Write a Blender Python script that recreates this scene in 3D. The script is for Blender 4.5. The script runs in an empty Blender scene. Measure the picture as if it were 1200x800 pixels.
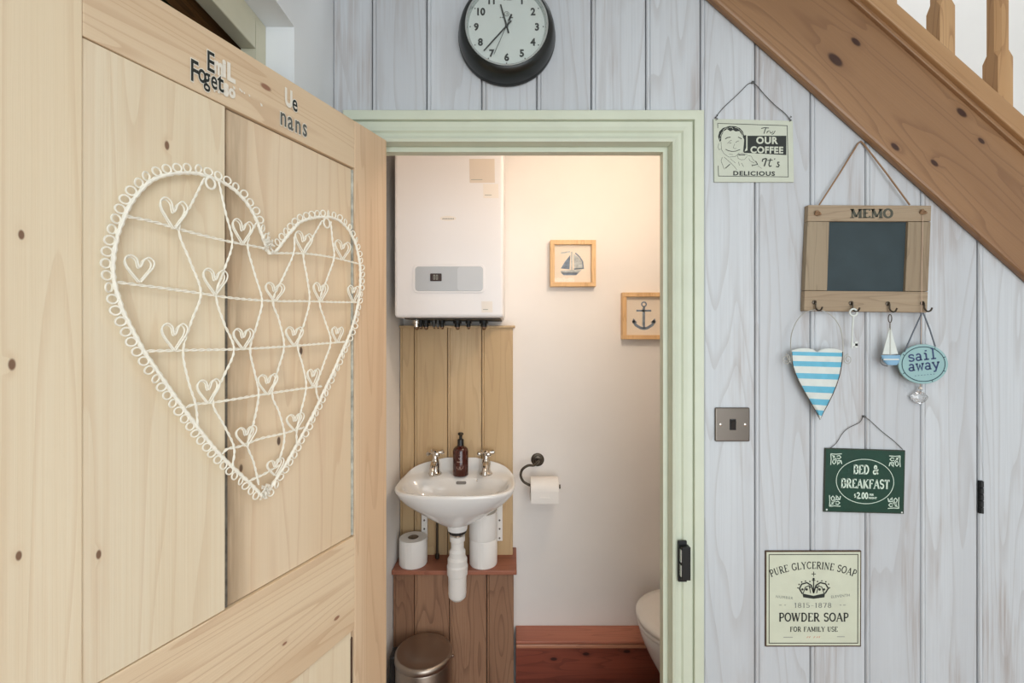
import bpy, bmesh, math, random
from mathutils import Vector, Matrix
random.seed(7)
SC = bpy.context.scene
COL = SC.collection
PI = math.pi

# ------------------------------------------------------------------ camera
F = 533.33            # focal length in pixels of the 1200 x 800 frame (16 mm on 36 mm)
H = 1.50              # camera height
D = 1.119             # distance to the boarded wall
HY = 394.0            # row of the horizon
cam = bpy.data.objects.new('camera', bpy.data.cameras.new('camera'))
COL.objects.link(cam)
cam.location = (0, 0, H)
cam.rotation_euler = (PI / 2, 0, 0)
cam.data.sensor_width = 36
cam.data.lens = 16
cam.data.shift_y = -(400 - HY) / 1200.0
cam.data.clip_start = 0.02
SC.camera = cam

# ------------------------------------------------------------------ light
SC.view_settings.view_transform = 'Standard'
SC.view_settings.look = 'None'
SC.view_settings.gamma = 1
SC.view_settings.use_curve_mapping = False
SC.view_settings.exposure = 0.0
world = bpy.data.worlds.new('world'); SC.world = world
world.use_nodes = True
world.node_tree.nodes['Background'].inputs[0].default_value = (0.75, 0.86, 1.0, 1)
world.node_tree.nodes['Background'].inputs[1].default_value = 1.0


def area(name, loc, rot, sx, sy, power, col):
    l = bpy.data.lights.new(name, 'AREA'); l.shape = 'RECTANGLE'; l.size = sx; l.size_y = sy
    l.energy = power; l.color = col
    o = bpy.data.objects.new(name, l); COL.objects.link(o)
    o.location = loc; o.rotation_euler = rot
    return o


# daylight of the hall window (unseen behind the camera, enlarged to fill the bathroom), an added overhead hall fill, an added light brightening the stairwell, bathroom lamp
area('hall_window_light', (0.75, -1.99, 1.25), (PI / 2, 0, 0), 2.3, 2.0, 49, (0.93, 0.98, 1.0))
area('hall_fill_light', (0.75, -0.45, 2.40), (0, 0, 0), 1.1, 1.1, 10, (1.0, 0.97, 0.93))
area('stairwell_light', (1.7, 1.62, 3.85), (0, 0, 0), 1.8, 0.5, 15, (0.93, 0.97, 1.0))
bl = bpy.data.lights.new('bathroom_lamp_light', 'POINT'); bl.energy = 7.0; bl.color = (1.0, 0.79, 0.62); bl.shadow_soft_size = 0.07
blo = bpy.data.objects.new('bathroom_lamp_light', bl); COL.objects.link(blo); blo.location = (0.42, 1.275, 2.10)


# ------------------------------------------------------------------ helpers
def P(px, py, Y):
    """the world point at depth Y that stands where the photograph has (px, py)"""
    return Vector(((px - 600) * Y / F, Y, H - (py - HY) * Y / F))


def lin(c):
    def f(v):
        v /= 255.0
        return v / 12.92 if v <= 0.04045 else ((v + 0.055) / 1.055) ** 2.4
    return tuple(f(v) for v in c) + (1.0,)


class MB:
    def __init__(s):
        s.v = []; s.f = []; s.m = []; s.sm = []

    def add(s, vs, fs, mi=0, smooth=False):
        b = len(s.v)
        s.v += [tuple(v) for v in vs]
        for f in fs:
            s.f.append([i + b for i in f]); s.m.append(mi); s.sm.append(smooth)
        return s

    def box(s, x0, x1, y0, y1, z0, z1, mi=0):
        v = [(x, y, z) for x in (x0, x1) for y in (y0, y1) for z in (z0, z1)]
        return s.add(v, [(0, 1, 3, 2), (4, 6, 7, 5), (0, 4, 5, 1), (2, 3, 7, 6), (0, 2, 6, 4), (1, 5, 7, 3)], mi)

    def prism(s, pts, off, mi=0):
        """polygon pts (3D) swept by off"""
        n = len(pts); off = Vector(off)
        a = [Vector(p) for p in pts]; b = [p + off for p in a]
        fs = [tuple(range(n)), tuple(range(2 * n - 1, n - 1, -1))]
        fs += [(i, i + n, (i + 1) % n + n, (i + 1) % n) for i in range(n)]
        return s.add(a + b, fs, mi)

    def poly(s, pts, mi=0):
        return s.add(pts, [tuple(range(len(pts)))], mi)

    def tube(s, pts, r, n=8, closed=False, mi=0, cap=True):
        pts = [Vector(p) for p in pts]; m = len(pts)
        rs = r if isinstance(r, (list, tuple)) else [r] * m
        vs = []; prev = None
        for i, p in enumerate(pts):
            if closed:
                t = pts[(i + 1) % m] - pts[i - 1]
            else:
                t = pts[min(i + 1, m - 1)] - pts[max(i - 1, 0)]
            t = t.normalized() if t.length > 1e-9 else Vector((0, 0, 1))
            if prev is None:
                u = t.orthogonal().normalized()
            else:
                u = prev - t * prev.dot(t)
                u = u.normalized() if u.length > 1e-6 else t.orthogonal().normalized()
            prev = u; w = t.cross(u)
            for k in range(n):
                a = 2 * PI * k / n
                vs.append(p + (u * math.cos(a) + w * math.sin(a)) * rs[i])
        fs = []
        for i in range(m if closed else m - 1):
            j = (i + 1) % m
            for k in range(n):
                fs.append((i * n + k, i * n + (k + 1) % n, j * n + (k + 1) % n, j * n + k))
        if not closed and cap:
            fs.append(tuple(range(n - 1, -1, -1))); fs.append(tuple(range((m - 1) * n, m * n)))
        return s.add(vs, fs, mi, True)

    def lathe(s, prof, org=(0, 0, 0), axis='Z', n=24, mi=0, smooth=True, cap=True):
        """prof: (r, h) pairs; h runs along the axis; 'Y' points towards the camera (-Y)"""
        org = Vector(org); vs = []
        for r, h in prof:
            for k in range(n):
                a = 2 * PI * k / n
                c, d = r * math.cos(a), r * math.sin(a)
                vs.append(org + Vector({'Z': (c, d, h), 'Y': (c, -h, d), 'X': (h, c, d)}[axis]))
        fs = []
        for i in range(len(prof) - 1):
            for k in range(n):
                fs.append((i * n + k, i * n + (k + 1) % n, (i + 1) * n + (k + 1) % n, (i + 1) * n + k))
        if cap and prof[0][0] > 1e-6: fs.append(tuple(range(n - 1, -1, -1)))
        if cap and prof[-1][0] > 1e-6: fs.append(tuple(range((len(prof) - 1) * n, len(prof) * n)))
        return s.add(vs, fs, mi, smooth)

    def loft(s, rings, mi=0, cap=True, smooth=True):
        n = len(rings[0]); vs = [p for r in rings for p in r]; fs = []
        for i in range(len(rings) - 1):
            for k in range(n):
                fs.append((i * n + k, i * n + (k + 1) % n, (i + 1) * n + (k + 1) % n, (i + 1) * n + k))
        if cap:
            fs.append(tuple(range(n - 1, -1, -1))); fs.append(tuple(range((len(rings) - 1) * n, len(rings) * n)))
        return s.add(vs, fs, mi, smooth)

    def build(s, name, mats, parent=None, bevel=0, sharp=40, seg=2):
        me = bpy.data.meshes.new(name)
        me.from_pydata(s.v, [], s.f)
        if not isinstance(mats, (list, tuple)): mats = [mats]
        for m in mats: me.materials.append(m)
        for p, mi, sm in zip(me.polygons, s.m, s.sm):
            p.material_index = mi; p.use_smooth = sm
        bm = bmesh.new(); bm.from_mesh(me)
        bmesh.ops.remove_doubles(bm, verts=bm.verts, dist=1e-6)
        bmesh.ops.recalc_face_normals(bm, faces=bm.faces)
        bm.to_mesh(me); bm.free()
        if any(s.sm): me.set_sharp_from_angle(angle=math.radians(sharp))
        o = bpy.data.objects.new(name, me); COL.objects.link(o)
        if parent: o.parent = parent
        if bevel:
            b = o.modifiers.new('edge', 'BEVEL'); b.width = bevel; b.segments = seg; b.limit_method = 'ANGLE'
            b.angle_limit = math.radians(50)
        return o


def tag(o, label=None, cat=None, group=None, kind=None):
    if label: o['label'] = label
    if cat: o['category'] = cat
    if group: o['group'] = group
    if kind: o['kind'] = kind
    return o


def empty(name, loc=(0, 0, 0), rz=0):
    o = bpy.data.objects.new(name, None); COL.objects.link(o)
    o.location = loc; o.rotation_euler = (0, 0, rz); o.empty_display_size = 0.05
    return o


def thing(name, label, cat, group=None, loc=(0, 0, 0), rz=0):
    return tag(empty(name, loc, rz), label, cat, group)


def rebase(root, loc):
    """move the thing's origin to its base; parts keep their places"""
    loc = Vector(loc); root.location = loc
    for ch in root.children:
        ch.location = ch.location - loc


# ------------------------------------------------------------------ materials
def nodes(name):
    m = bpy.data.materials.new(name); m.use_nodes = True
    nt = m.node_tree; b = nt.nodes['Principled BSDF']
    return m, nt, b


def mat(name, col, rough=0.5, metal=0.0, noise=0.0, nscale=8.0, bump=0.0, bscale=60.0, spec=0.5, coat=0.0, trans=0.0):
    m, nt, b = nodes(name); N = nt.nodes; L = nt.links
    b.inputs['Base Color'].default_value = lin(col)
    b.inputs['Roughness'].default_value = rough; b.inputs['Metallic'].default_value = metal
    b.inputs['Specular IOR Level'].default_value = spec
    b.inputs['Coat Weight'].default_value = coat
    b.inputs['Transmission Weight'].default_value = trans
    tc = N.new('ShaderNodeTexCoord')
    if noise:
        t = N.new('ShaderNodeTexNoise'); t.inputs['Scale'].default_value = nscale; t.inputs['Detail'].default_value = 5
        L.new(tc.outputs['Object'], t.inputs['Vector'])
        h = N.new('ShaderNodeHueSaturation'); h.inputs['Color'].default_value = lin(col)
        r = N.new('ShaderNodeMapRange'); r.inputs['From Min'].default_value = 0.3; r.inputs['From Max'].default_value = 0.7
        r.inputs['To Min'].default_value = 1 - noise; r.inputs['To Max'].default_value = 1 + noise
        L.new(t.outputs['Fac'], r.inputs['Value']); L.new(r.outputs[0], h.inputs['Value'])
        L.new(h.outputs['Color'], b.inputs['Base Color'])
    if bump:
        t2 = N.new('ShaderNodeTexNoise'); t2.inputs['Scale'].default_value = bscale; t2.inputs['Detail'].default_value = 3
        L.new(tc.outputs['Object'], t2.inputs['Vector'])
        bp = N.new('ShaderNodeBump'); bp.inputs['Strength'].default_value = bump; bp.inputs['Distance'].default_value = 0.002
        L.new(t2.outputs['Fac'], bp.inputs['Height']); L.new(bp.outputs[0], b.inputs['Normal'])
    return m


def wood(name, light, mid, dark, axis='Z', along=1.2, across=9.0, rings=22.0, fibre=0.35, line=0.5, rough=0.6,
         knots=(), knotcol=(70, 45, 30), blotch=None, blotch_amt=0.0, rand=1.0, tilt=0.0, bump=0.15, tint=0.06, ring_w=0.35, halo_amt=0.5, stain=None):
    """flat-sawn grain: contour lines of a stretched noise field, fine fibres, patches and knots (object coordinates)"""
    m, nt, b = nodes(name); N = nt.nodes; L = nt.links
    tc = N.new('ShaderNodeTexCoord'); oi = N.new('ShaderNodeObjectInfo')
    base = tc.outputs['Object']
    if tilt:
        rot = N.new('ShaderNodeVectorRotate'); rot.rotation_type = 'Y_AXIS'; rot.inputs['Angle'].default_value = tilt
        L.new(base, rot.inputs['Vector']); vec = rot.outputs[0]
    else:
        vec = base
    rnd = N.new('ShaderNodeMath'); rnd.operation = 'MULTIPLY'; rnd.inputs[1].default_value = 37.0 * rand
    L.new(oi.outputs['Random'], rnd.inputs[0])
    add = N.new('ShaderNodeVectorMath'); add.operation = 'ADD'
    L.new(vec, add.inputs[0]); L.new(rnd.outputs[0], add.inputs[1])

    def stretched(al, ac, detail, rough_=0.5):
        mp = N.new('ShaderNodeMapping')
        sc = [ac, ac, ac]; sc['XYZ'.index(axis)] = al
        mp.inputs['Scale'].default_value = sc
        L.new(add.outputs[0], mp.inputs['Vector'])
        t = N.new('ShaderNodeTexNoise'); t.inputs['Scale'].default_value = 1; t.inputs['Detail'].default_value = detail
        t.inputs['Roughness'].default_value = rough_
        L.new(mp.outputs[0], t.inputs['Vector'])
        return t.outputs['Fac']

    def math_(op, a, b_=None):
        n = N.new('ShaderNodeMath'); n.operation = op
        for i, q in enumerate((a, b_)):
            if q is None: continue
            if isinstance(q, (int, float)): n.inputs[i].default_value = q
            else: L.new(q, n.inputs[i])
        return n.outputs[0]

    def rng(v, a, c, d=0.0, e=1.0):
        n = N.new('ShaderNodeMapRange'); n.interpolation_type = 'SMOOTHSTEP'
        n.inputs['From Min'].default_value = a; n.inputs['From Max'].default_value = c
        n.inputs['To Min'].default_value = d; n.inputs['To Max'].default_value = e
        L.new(v, n.inputs['Value']); return n.outputs[0]

    def mix(fac, a, c, mode='MIX'):
        n = N.new('ShaderNodeMix'); n.data_type = 'RGBA'; n.blend_type = mode
        if isinstance(fac, (int, float)): n.inputs[0].default_value = fac
        else: L.new(fac, n.inputs[0])
        for i, q in ((6, a), (7, c)):
            if isinstance(q, tuple): n.inputs[i].default_value = q
            else: L.new(q, n.inputs[i])
        return n.outputs[2]

    field = stretched(along, across, 1.5)
    kn_mask = None; kn_ring = None
    for (kx, kz, kr) in knots:
        sub = N.new('ShaderNodeVectorMath'); sub.operation = 'SUBTRACT'; L.new(base, sub.inputs[0])
        sub.inputs[1].default_value = (kx, 0, kz)
        mul = N.new('ShaderNodeVectorMath'); mul.operation = 'MULTIPLY'; L.new(sub.outputs[0], mul.inputs[0])
        if tilt:
            rr = N.new('ShaderNodeVectorRotate'); rr.rotation_type = 'Y_AXIS'; rr.inputs['Angle'].default_value = tilt
            L.new(sub.outputs[0], rr.inputs['Vector']); L.new(rr.outputs[0], mul.inputs[0])
        k3 = [1.3 / kr, 0, 1.3 / kr]; k3['XYZ'.index(axis)] = 0.62 / kr
        mul.inputs[1].default_value = k3
        ln = N.new('ShaderNodeVectorMath'); ln.operation = 'LENGTH'; L.new(mul.outputs[0], ln.inputs[0])
        d = ln.outputs['Value']
        core = rng(d, 0.55, 1.0, 1.0, 0.0)
        halo = rng(d, 0.6, 2.6, halo_amt, 0.0)
        kn_mask = core if kn_mask is None else math_('MAXIMUM', kn_mask, core)
        kn_ring = halo if kn_ring is None else math_('MAXIMUM', kn_ring, halo)
    ph = math_('MULTIPLY', field, rings)
    if kn_ring is not None: ph = math_('ADD', ph, math_('MULTIPLY', kn_ring, 1.2))
    fr = math_('FRACT', ph)
    saw = rng(fr, 0.0, 1.0)
    edge = math_('MULTIPLY', rng(fr, 1 - ring_w, 0.97), rng(fr, 0.97, 1.0, 1.0, 0.0))
    fib = rng(stretched(along * 3, across * 26, 4, 0.65), 0.35, 0.68)
    big = rng(stretched(along * 0.7, across * 0.45, 2), 0.35, 0.65)
    c = mix(big, lin(light), lin(mid))
    c = mix(math_('MULTIPLY', edge, line), c, lin(dark))
    c = mix(math_('MULTIPLY', fib, fibre), c, lin(mid))
    if blotch:
        bt = rng(stretched(along * 2.2, across * 1.1, 4, 0.6), 0.48, 0.72)
        bf = math_('MULTIPLY', bt, rng(stretched(along * 5, across * 18, 3, 0.6), 0.3, 0.7))
        c = mix(math_('MULTIPLY', bf, blotch_amt), c, lin(blotch))
    if kn_ring is not None:
        c = mix(math_('MULTIPLY', kn_ring, 0.5), c, lin(dark))
        c = mix(kn_mask, c, lin(knotcol))
    if stain:
        sx = N.new('ShaderNodeSeparateXYZ'); L.new(base, sx.inputs[0])
        ab = math_('ABSOLUTE', math_('SUBTRACT', sx.outputs['X'], stain[0]))
        near = rng(ab, 0.0, stain[1], 1.0, 0.0)
        sn = rng(stretched(along * 4, across * 2.5, 4, 0.6), 0.38, 0.62)
        c = mix(math_('MULTIPLY', math_('MULTIPLY', near, math_('ADD', math_('MULTIPLY', sn, 0.7), 0.3)), stain[3]), c, lin(stain[2]))
    hs = N.new('ShaderNodeHueSaturation'); L.new(c, hs.inputs['Color'])
    L.new(rng(oi.outputs['Random'], 0, 1, 1 - tint, 1 + tint), hs.inputs['Value'])
    L.new(hs.outputs[0], b.inputs['Base Color'])
    b.inputs['Roughness'].default_value = rough
    bp = N.new('ShaderNodeBump'); bp.inputs['Strength'].default_value = bump; bp.inputs['Distance'].default_value = 0.002
    hsum = math_('SUBTRACT', 1.0, math_('ADD', math_('MULTIPLY', edge, 0.6), math_('MULTIPLY', fib, 0.5)))
    L.new(hsum, bp.inputs['Height']); L.new(bp.outputs[0], b.inputs['Normal'])
    return m


def glass(name, fac=0.06, rough=0.02):
    m, nt, b = nodes(name); N = nt.nodes; L = nt.links
    N.remove(b)
    out = N['Material Output']
    t = N.new('ShaderNodeBsdfTransparent'); g = N.new('ShaderNodeBsdfGlossy'); g.inputs['Roughness'].default_value = rough
    lw = N.new('ShaderNodeLayerWeight'); lw.inputs['Blend'].default_value = 0.12
    fr = N.new('ShaderNodeMapRange'); L.new(lw.outputs['Facing'], fr.inputs['Value']); fr.inputs['To Min'].default_value = 0.015; fr.inputs['To Max'].default_value = 0.6
    mx = N.new('ShaderNodeMixShader'); L.new(fr.outputs[0], mx.inputs[0]); L.new(t.outputs[0], mx.inputs[1]); L.new(g.outputs[0], mx.inputs[2])
    L.new(mx.outputs[0], out.inputs['Surface'])
    return m


# door frame of reference: origin at the hinge corner of the face we see, local x along the door, y out of its face
PHI = math.atan2(220.0, F)
DC = Vector((-0.300, 1.088, 0))
DROT = math.atan2(-math.cos(PHI), -math.sin(PHI))


def door_sz(px, py):
    k = (px - 600) / F
    s = (DC.x - k * DC.y) / (math.sin(PHI) - k * math.cos(PHI))
    Y = DC.y - s * math.cos(PHI)
    return s, H - (py - HY) * Y / F


# string board frame
SL = 0.8856
SA = math.atan(SL)
YS = 1.097
def string_low(x):      # height of the string's lower edge above the floor at world x
    p = P(838, 0, YS)
    return p.z - SL * (x - p.x)


dk = lambda *a: tuple((door_sz(x, y) + (r,)) for x, y, r in a)
sk = lambda *a: tuple((P(x, y, YS).x, P(x, y, YS).z, r) for x, y, r in a)
M = {}
M['plank'] = wood('whitewashed_boards', (200, 204, 207), (186, 189, 192), (150, 142, 136), 'Z', along=0.8, across=8, rings=12, fibre=0.5,
                  line=0.3, rough=0.62, blotch=(158, 146, 139), blotch_amt=0.75, tint=0.025, bump=0.2)
M['pine'] = wood('stripped_pine', (233, 219, 192), (226, 207, 175), (200, 166, 128), 'Z', along=0.6, across=10, rings=12, fibre=0.5, line=0.26, halo_amt=0.22,
                 rough=0.6, knots=dk((25, 275, 0.0042), (14, 427, 0.005), (22, 651, 0.0042), (117, 650, 0.0045), (197, 170, 0.005)),
                 knotcol=(126, 96, 74), blotch=(214, 186, 156), blotch_amt=0.35, tint=0.025)
M['pine_stained'] = wood('stripped_pine_by_the_seam', (229, 211, 184), (221, 198, 166), (192, 154, 118), 'Z', along=0.6, across=10, rings=12, fibre=0.35, line=0.3, halo_amt=0.22,
                 rough=0.6, knots=dk((356, 411, 0.006), (286, 549, 0.005), (330, 517, 0.006)), knotcol=(104, 84, 70), blotch=(208, 176, 146), blotch_amt=0.4, tint=0.0,
                 stain=(door_sz(267, 400)[0], 0.055, (128, 104, 78), 0.75))
M['pine_rail'] = wood('stripped_pine_rail', (226, 204, 172), (215, 188, 154), (186, 148, 114), 'X', along=0.7, across=13, rings=14, fibre=0.35, line=0.42, halo_amt=0.25,
                      rough=0.6, knots=dk((312, 102, 0.008), (395, 724, 0.006), (334, 754, 0.004)), knotcol=(150, 108, 84), tint=0.02)
M['pine_stile'] = wood('stripped_pine_stile', (222, 196, 164), (209, 178, 144), (176, 138, 106), 'Z', along=0.6, across=14, rings=14, fibre=0.4, line=0.35,
                       rough=0.6, tint=0.02)
M['stair'] = wood('waxed_stair_pine', (152, 116, 82), (134, 99, 68), (104, 71, 48), 'X', along=0.8, across=9, rings=14, fibre=0.4, line=0.45, rough=0.42,
                  knots=sk((979, 70, 0.017), (1003, 49, 0.011), (1127, 132, 0.012), (1150, 165, 0.008), (1049, 172, 0.010), (1095, 191, 0.009), (1210, 230, 0.01)),
                  knotcol=(58, 32, 20), tilt=-SA, tint=0.0, rand=0.3)
M['baluster'] = wood('waxed_baluster_pine', (198, 160, 116), (182, 142, 98), (140, 98, 64), 'Z', along=2, across=26, rings=10, fibre=0.4, line=0.5, rough=0.45, tint=0.05)
M['rail'] = wood('waxed_cap_pine', (182, 144, 102), (168, 129, 89), (138, 99, 66), 'X', along=0.8, across=22, rings=10, fibre=0.4, line=0.4, rough=0.45, tilt=-SA)
M['boxing'] = wood('boxing_pine', (204, 178, 140), (190, 161, 120), (150, 116, 84), 'Z', along=1.0, across=10, rings=11, fibre=0.5, line=0.26, rough=0.6,
                   blotch=(156, 122, 88), blotch_amt=0.4, tint=0.04)
M['boxing_low'] = wood('stained_pine', (164, 126, 98), (142, 105, 80), (94, 64, 48), 'Z', along=1.4, across=9, rings=14, fibre=0.5, line=0.5, rough=0.5,
                       blotch=(104, 68, 50), blotch_amt=0.5, tint=0.05)
M['shelf'] = wood('stained_shelf_pine', (164, 104, 80), (146, 90, 68), (104, 62, 46), 'X', along=1.4, across=12, rings=12, fibre=0.4, line=0.4, rough=0.45)
M['skirt'] = wood('red_stained_pine', (148, 78, 58), (122, 60, 44), (80, 38, 28), 'X', along=1.2, across=14, rings=14, fibre=0.5, line=0.45, rough=0.4,
                  knots=tuple((P(x, y, 1.855).x, P(x, y, 1.855).z, 0.011) for x, y in ((649, 773), (687, 767), (735, 764))), knotcol=(58, 24, 16))
M['ledge'] = wood('red_stained_ledge', (192, 124, 98), (174, 106, 82), (130, 74, 54), 'X', along=1.2, across=14, rings=14, fibre=0.5, line=0.35, rough=0.4)
M['moulding'] = wood('worn_red_moulding', (204, 144, 112), (188, 126, 96), (140, 86, 62), 'X', along=1.2, across=14, rings=14, fibre=0.5, line=0.35, rough=0.35)
M['sage'] = mat('sage_green_paint', (202, 208, 188), 0.42, noise=0.03, nscale=14)
M['cream'] = mat('cream_paint', (206, 202, 178), 0.45, noise=0.04, nscale=14)
M['plaster'] = mat('white_plaster', (226, 229, 230), 0.85, noise=0.02, nscale=5, bump=0.08, bscale=90)
M['plaster_bath'] = mat('white_bathroom_plaster', (240, 236, 231), 0.8, noise=0.02, nscale=4, bump=0.06, bscale=70)
M['hall_floor'] = wood('hall_floorboards', (172, 134, 96), (150, 112, 78), (110, 78, 52), 'Y', rough=0.4)
M['bath_floor'] = wood('bathroom_floorboards', (120, 66, 46), (98, 52, 36), (62, 30, 22), 'X', rough=0.4)
M['dark_room'] = mat('dark_room_shade', (34, 28, 24), 0.9)  # near-black wall colour stands in for the darkness of the unlit room
M['old_timber'] = wood('old_brown_timber', (214, 164, 104), (170, 120, 70), (90, 62, 40), 'Y', along=2, across=14, rings=12, rough=0.8)
M['mossy'] = wood('dark_green_timber', (110, 116, 70), (74, 78, 48), (36, 36, 26), 'Y', along=2, across=14, rings=12, rough=0.8)
M['black'] = mat('black_iron', (26, 27, 27), 0.45, 0.3)
M['clock_black'] = mat('clock_black_gloss', (15, 19, 17), 0.35, 0.0, coat=0.1)
M['face'] = mat('clock_face_paper', (196, 204, 198), 0.6)
M['silver'] = mat('silver_bezel', (190, 196, 194), 0.25, 0.8)
M['ink'] = mat('black_ink', (30, 36, 32), 0.6)
M['greyink'] = mat('grey_ink', (120, 124, 118), 0.6)
M['paleink'] = mat('pale_grey_ink', (158, 160, 150), 0.6)
M['redink'] = mat('faded_red_ink', (204, 150, 128), 0.6)
M['whitepaint'] = mat('worn_white_letter_paint', (232, 226, 212), 0.6)
M['worngrey'] = mat('worn_grey_letter_paint', (92, 92, 86), 0.6)
M['clear'] = glass('clear_glass')
M['tin_cream'] = mat('cream_enamel_tin', (192, 197, 180), 0.4, noise=0.03, nscale=30)
M['tin_edge'] = mat('grey_tin_edge', (150, 156, 146), 0.4, 0.3)
M['tin_soap'] = mat('aged_cream_tin', (201, 205, 184), 0.42, noise=0.05, nscale=18)
M['rust_slot_shade'] = mat('rusty_edge_slot_shade', (78, 58, 44), 0.7, noise=0.25, nscale=60)
M['tin_green'] = mat('bottle_green_tin', (17, 58, 44), 0.38, noise=0.12, nscale=26)
M['green_edge'] = mat('worn_green_edge', (44, 54, 40), 0.55, noise=0.3, nscale=60)
M['pale'] = mat('pale_green_white_print', (206, 222, 206), 0.5)
M['driftwood'] = wood('grey_driftwood', (158, 140, 116), (142, 122, 98), (108, 90, 70), 'X', along=2, across=26, rings=10, fibre=0.5, line=0.4, rough=0.75)
M['driftwood_v'] = wood('grey_driftwood_upright', (158, 142, 118), (144, 126, 102), (108, 90, 70), 'Z', along=2, across=26, rings=10, fibre=0.5, line=0.4, rough=0.75)
M['slate'] = mat('chalkboard_slate', (44, 58, 62), 0.7, noise=0.12, nscale=20)
M['stencil'] = mat('stencil_ink', (74, 74, 62), 0.7)
M['jute'] = mat('jute_rope', (142, 112, 84), 0.9)
M['cord'] = mat('thin_peach_cord', (196, 168, 148), 0.9)
M['wire'] = mat('grey_wire', (84, 84, 82), 0.4, 0.7)
M['wire_light'] = mat('pale_grey_wire', (176, 174, 166), 0.45, 0.4)
M['blue'] = mat('sky_blue_paint', (96, 172, 198), 0.55, noise=0.06, nscale=60)
M['offwhite'] = mat('off_white_paint', (206, 211, 205), 0.55, noise=0.05, nscale=50)
M['boatblue'] = mat('boat_blue_paint', (128, 170, 198), 0.55)
M['teal'] = mat('pale_teal_enamel', (144, 178, 178), 0.45)
M['navy'] = mat('navy_ink', (52, 66, 104), 0.6)
M['tealdark'] = mat('dark_teal_line', (42, 70, 78), 0.6)
M['strap'] = mat('grey_strap', (96, 102, 110), 0.7)
M['heartwire'] = mat('cream_painted_wire', (246, 242, 228), 0.5, noise=0.05, nscale=80)
M['brushed'] = mat('brushed_bronze_steel', (112, 104, 96), 0.3, 0.9)
M['chrome'] = mat('chrome', (214, 208, 200), 0.12, 1.0)
M['bronze'] = mat('dark_pewter', (84, 76, 66), 0.35, 0.85)
M['ceramic'] = mat('white_ceramic', (234, 233, 230), 0.12, coat=0.5)
M['enamel'] = mat('white_boiler_enamel', (228, 226, 226), 0.3)
M['bpanel'] = mat('silver_grey_panel', (176, 180, 184), 0.4, 0.1)
M['bflap'] = mat('pale_grey_flap', (190, 194, 198), 0.35)
M['screen'] = mat('dark_screen', (54, 42, 40), 0.25)
M['sticker'] = mat('beige_sticker', (214, 202, 188), 0.6)
M['sticker2'] = mat('pale_sticker', (228, 221, 212), 0.6)
M['plastic'] = mat('white_plastic', (232, 228, 222), 0.4)
M['rubber'] = mat('black_rubber', (24, 22, 20), 0.6)
M['paper'] = mat('toilet_paper', (240, 236, 230), 0.9, bump=0.3, bscale=300)
M['core'] = mat('brown_card', (140, 122, 102), 0.9)
M['amber'] = mat('dark_amber_plastic', (66, 22, 14), 0.18, coat=0.4)
M['blackplastic'] = mat('black_plastic', (22, 20, 20), 0.35)
M['label'] = mat('cream_print', (186, 160, 146), 0.6)
M['bin'] = mat('brushed_bin_steel', (176, 164, 152), 0.36, 1.0)
M['copper'] = mat('pipe_copper', (120, 96, 76), 0.4, 0.8)
M['framewood'] = wood('pale_oak_frame', (226, 190, 140), (214, 174, 124), (184, 140, 94), 'Z', along=3, across=40, rings=8, rough=0.5)
M['mount'] = mat('cream_mount', (240, 228, 210), 0.8)
M['wash1'] = mat('blue_grey_wash', (124, 140, 158), 0.8, noise=0.25, nscale=90)
M['wash2'] = mat('pale_grey_wash', (190, 196, 196), 0.8, noise=0.2, nscale=90)
def glassy():
    m, nt, b = nodes('cut_glass')
    b.inputs['Base Color'].default_value = (0.95, 0.96, 0.97, 1); b.inputs['Roughness'].default_value = 0.03
    b.inputs['Transmission Weight'].default_value = 0.85; b.inputs['IOR'].default_value = 1.5
    return m
M['crystal'] = glassy()
def lampmat():
    m, nt, b = nodes('lamp_diffuser')
    b.inputs['Emission Color'].default_value = (1, 0.75, 0.45, 1); b.inputs['Emission Strength'].default_value = 6
    return m
M['lampglow'] = lampmat()


# ------------------------------------------------------------------ lettering
def arc(cx, cy, rx, ry, a0, a1, n=12):
    return [(cx + rx * math.cos(math.radians(a0 + (a1 - a0) * i / n)), cy + ry * math.sin(math.radians(a0 + (a1 - a0) * i / n))) for i in range(n + 1)]


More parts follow.
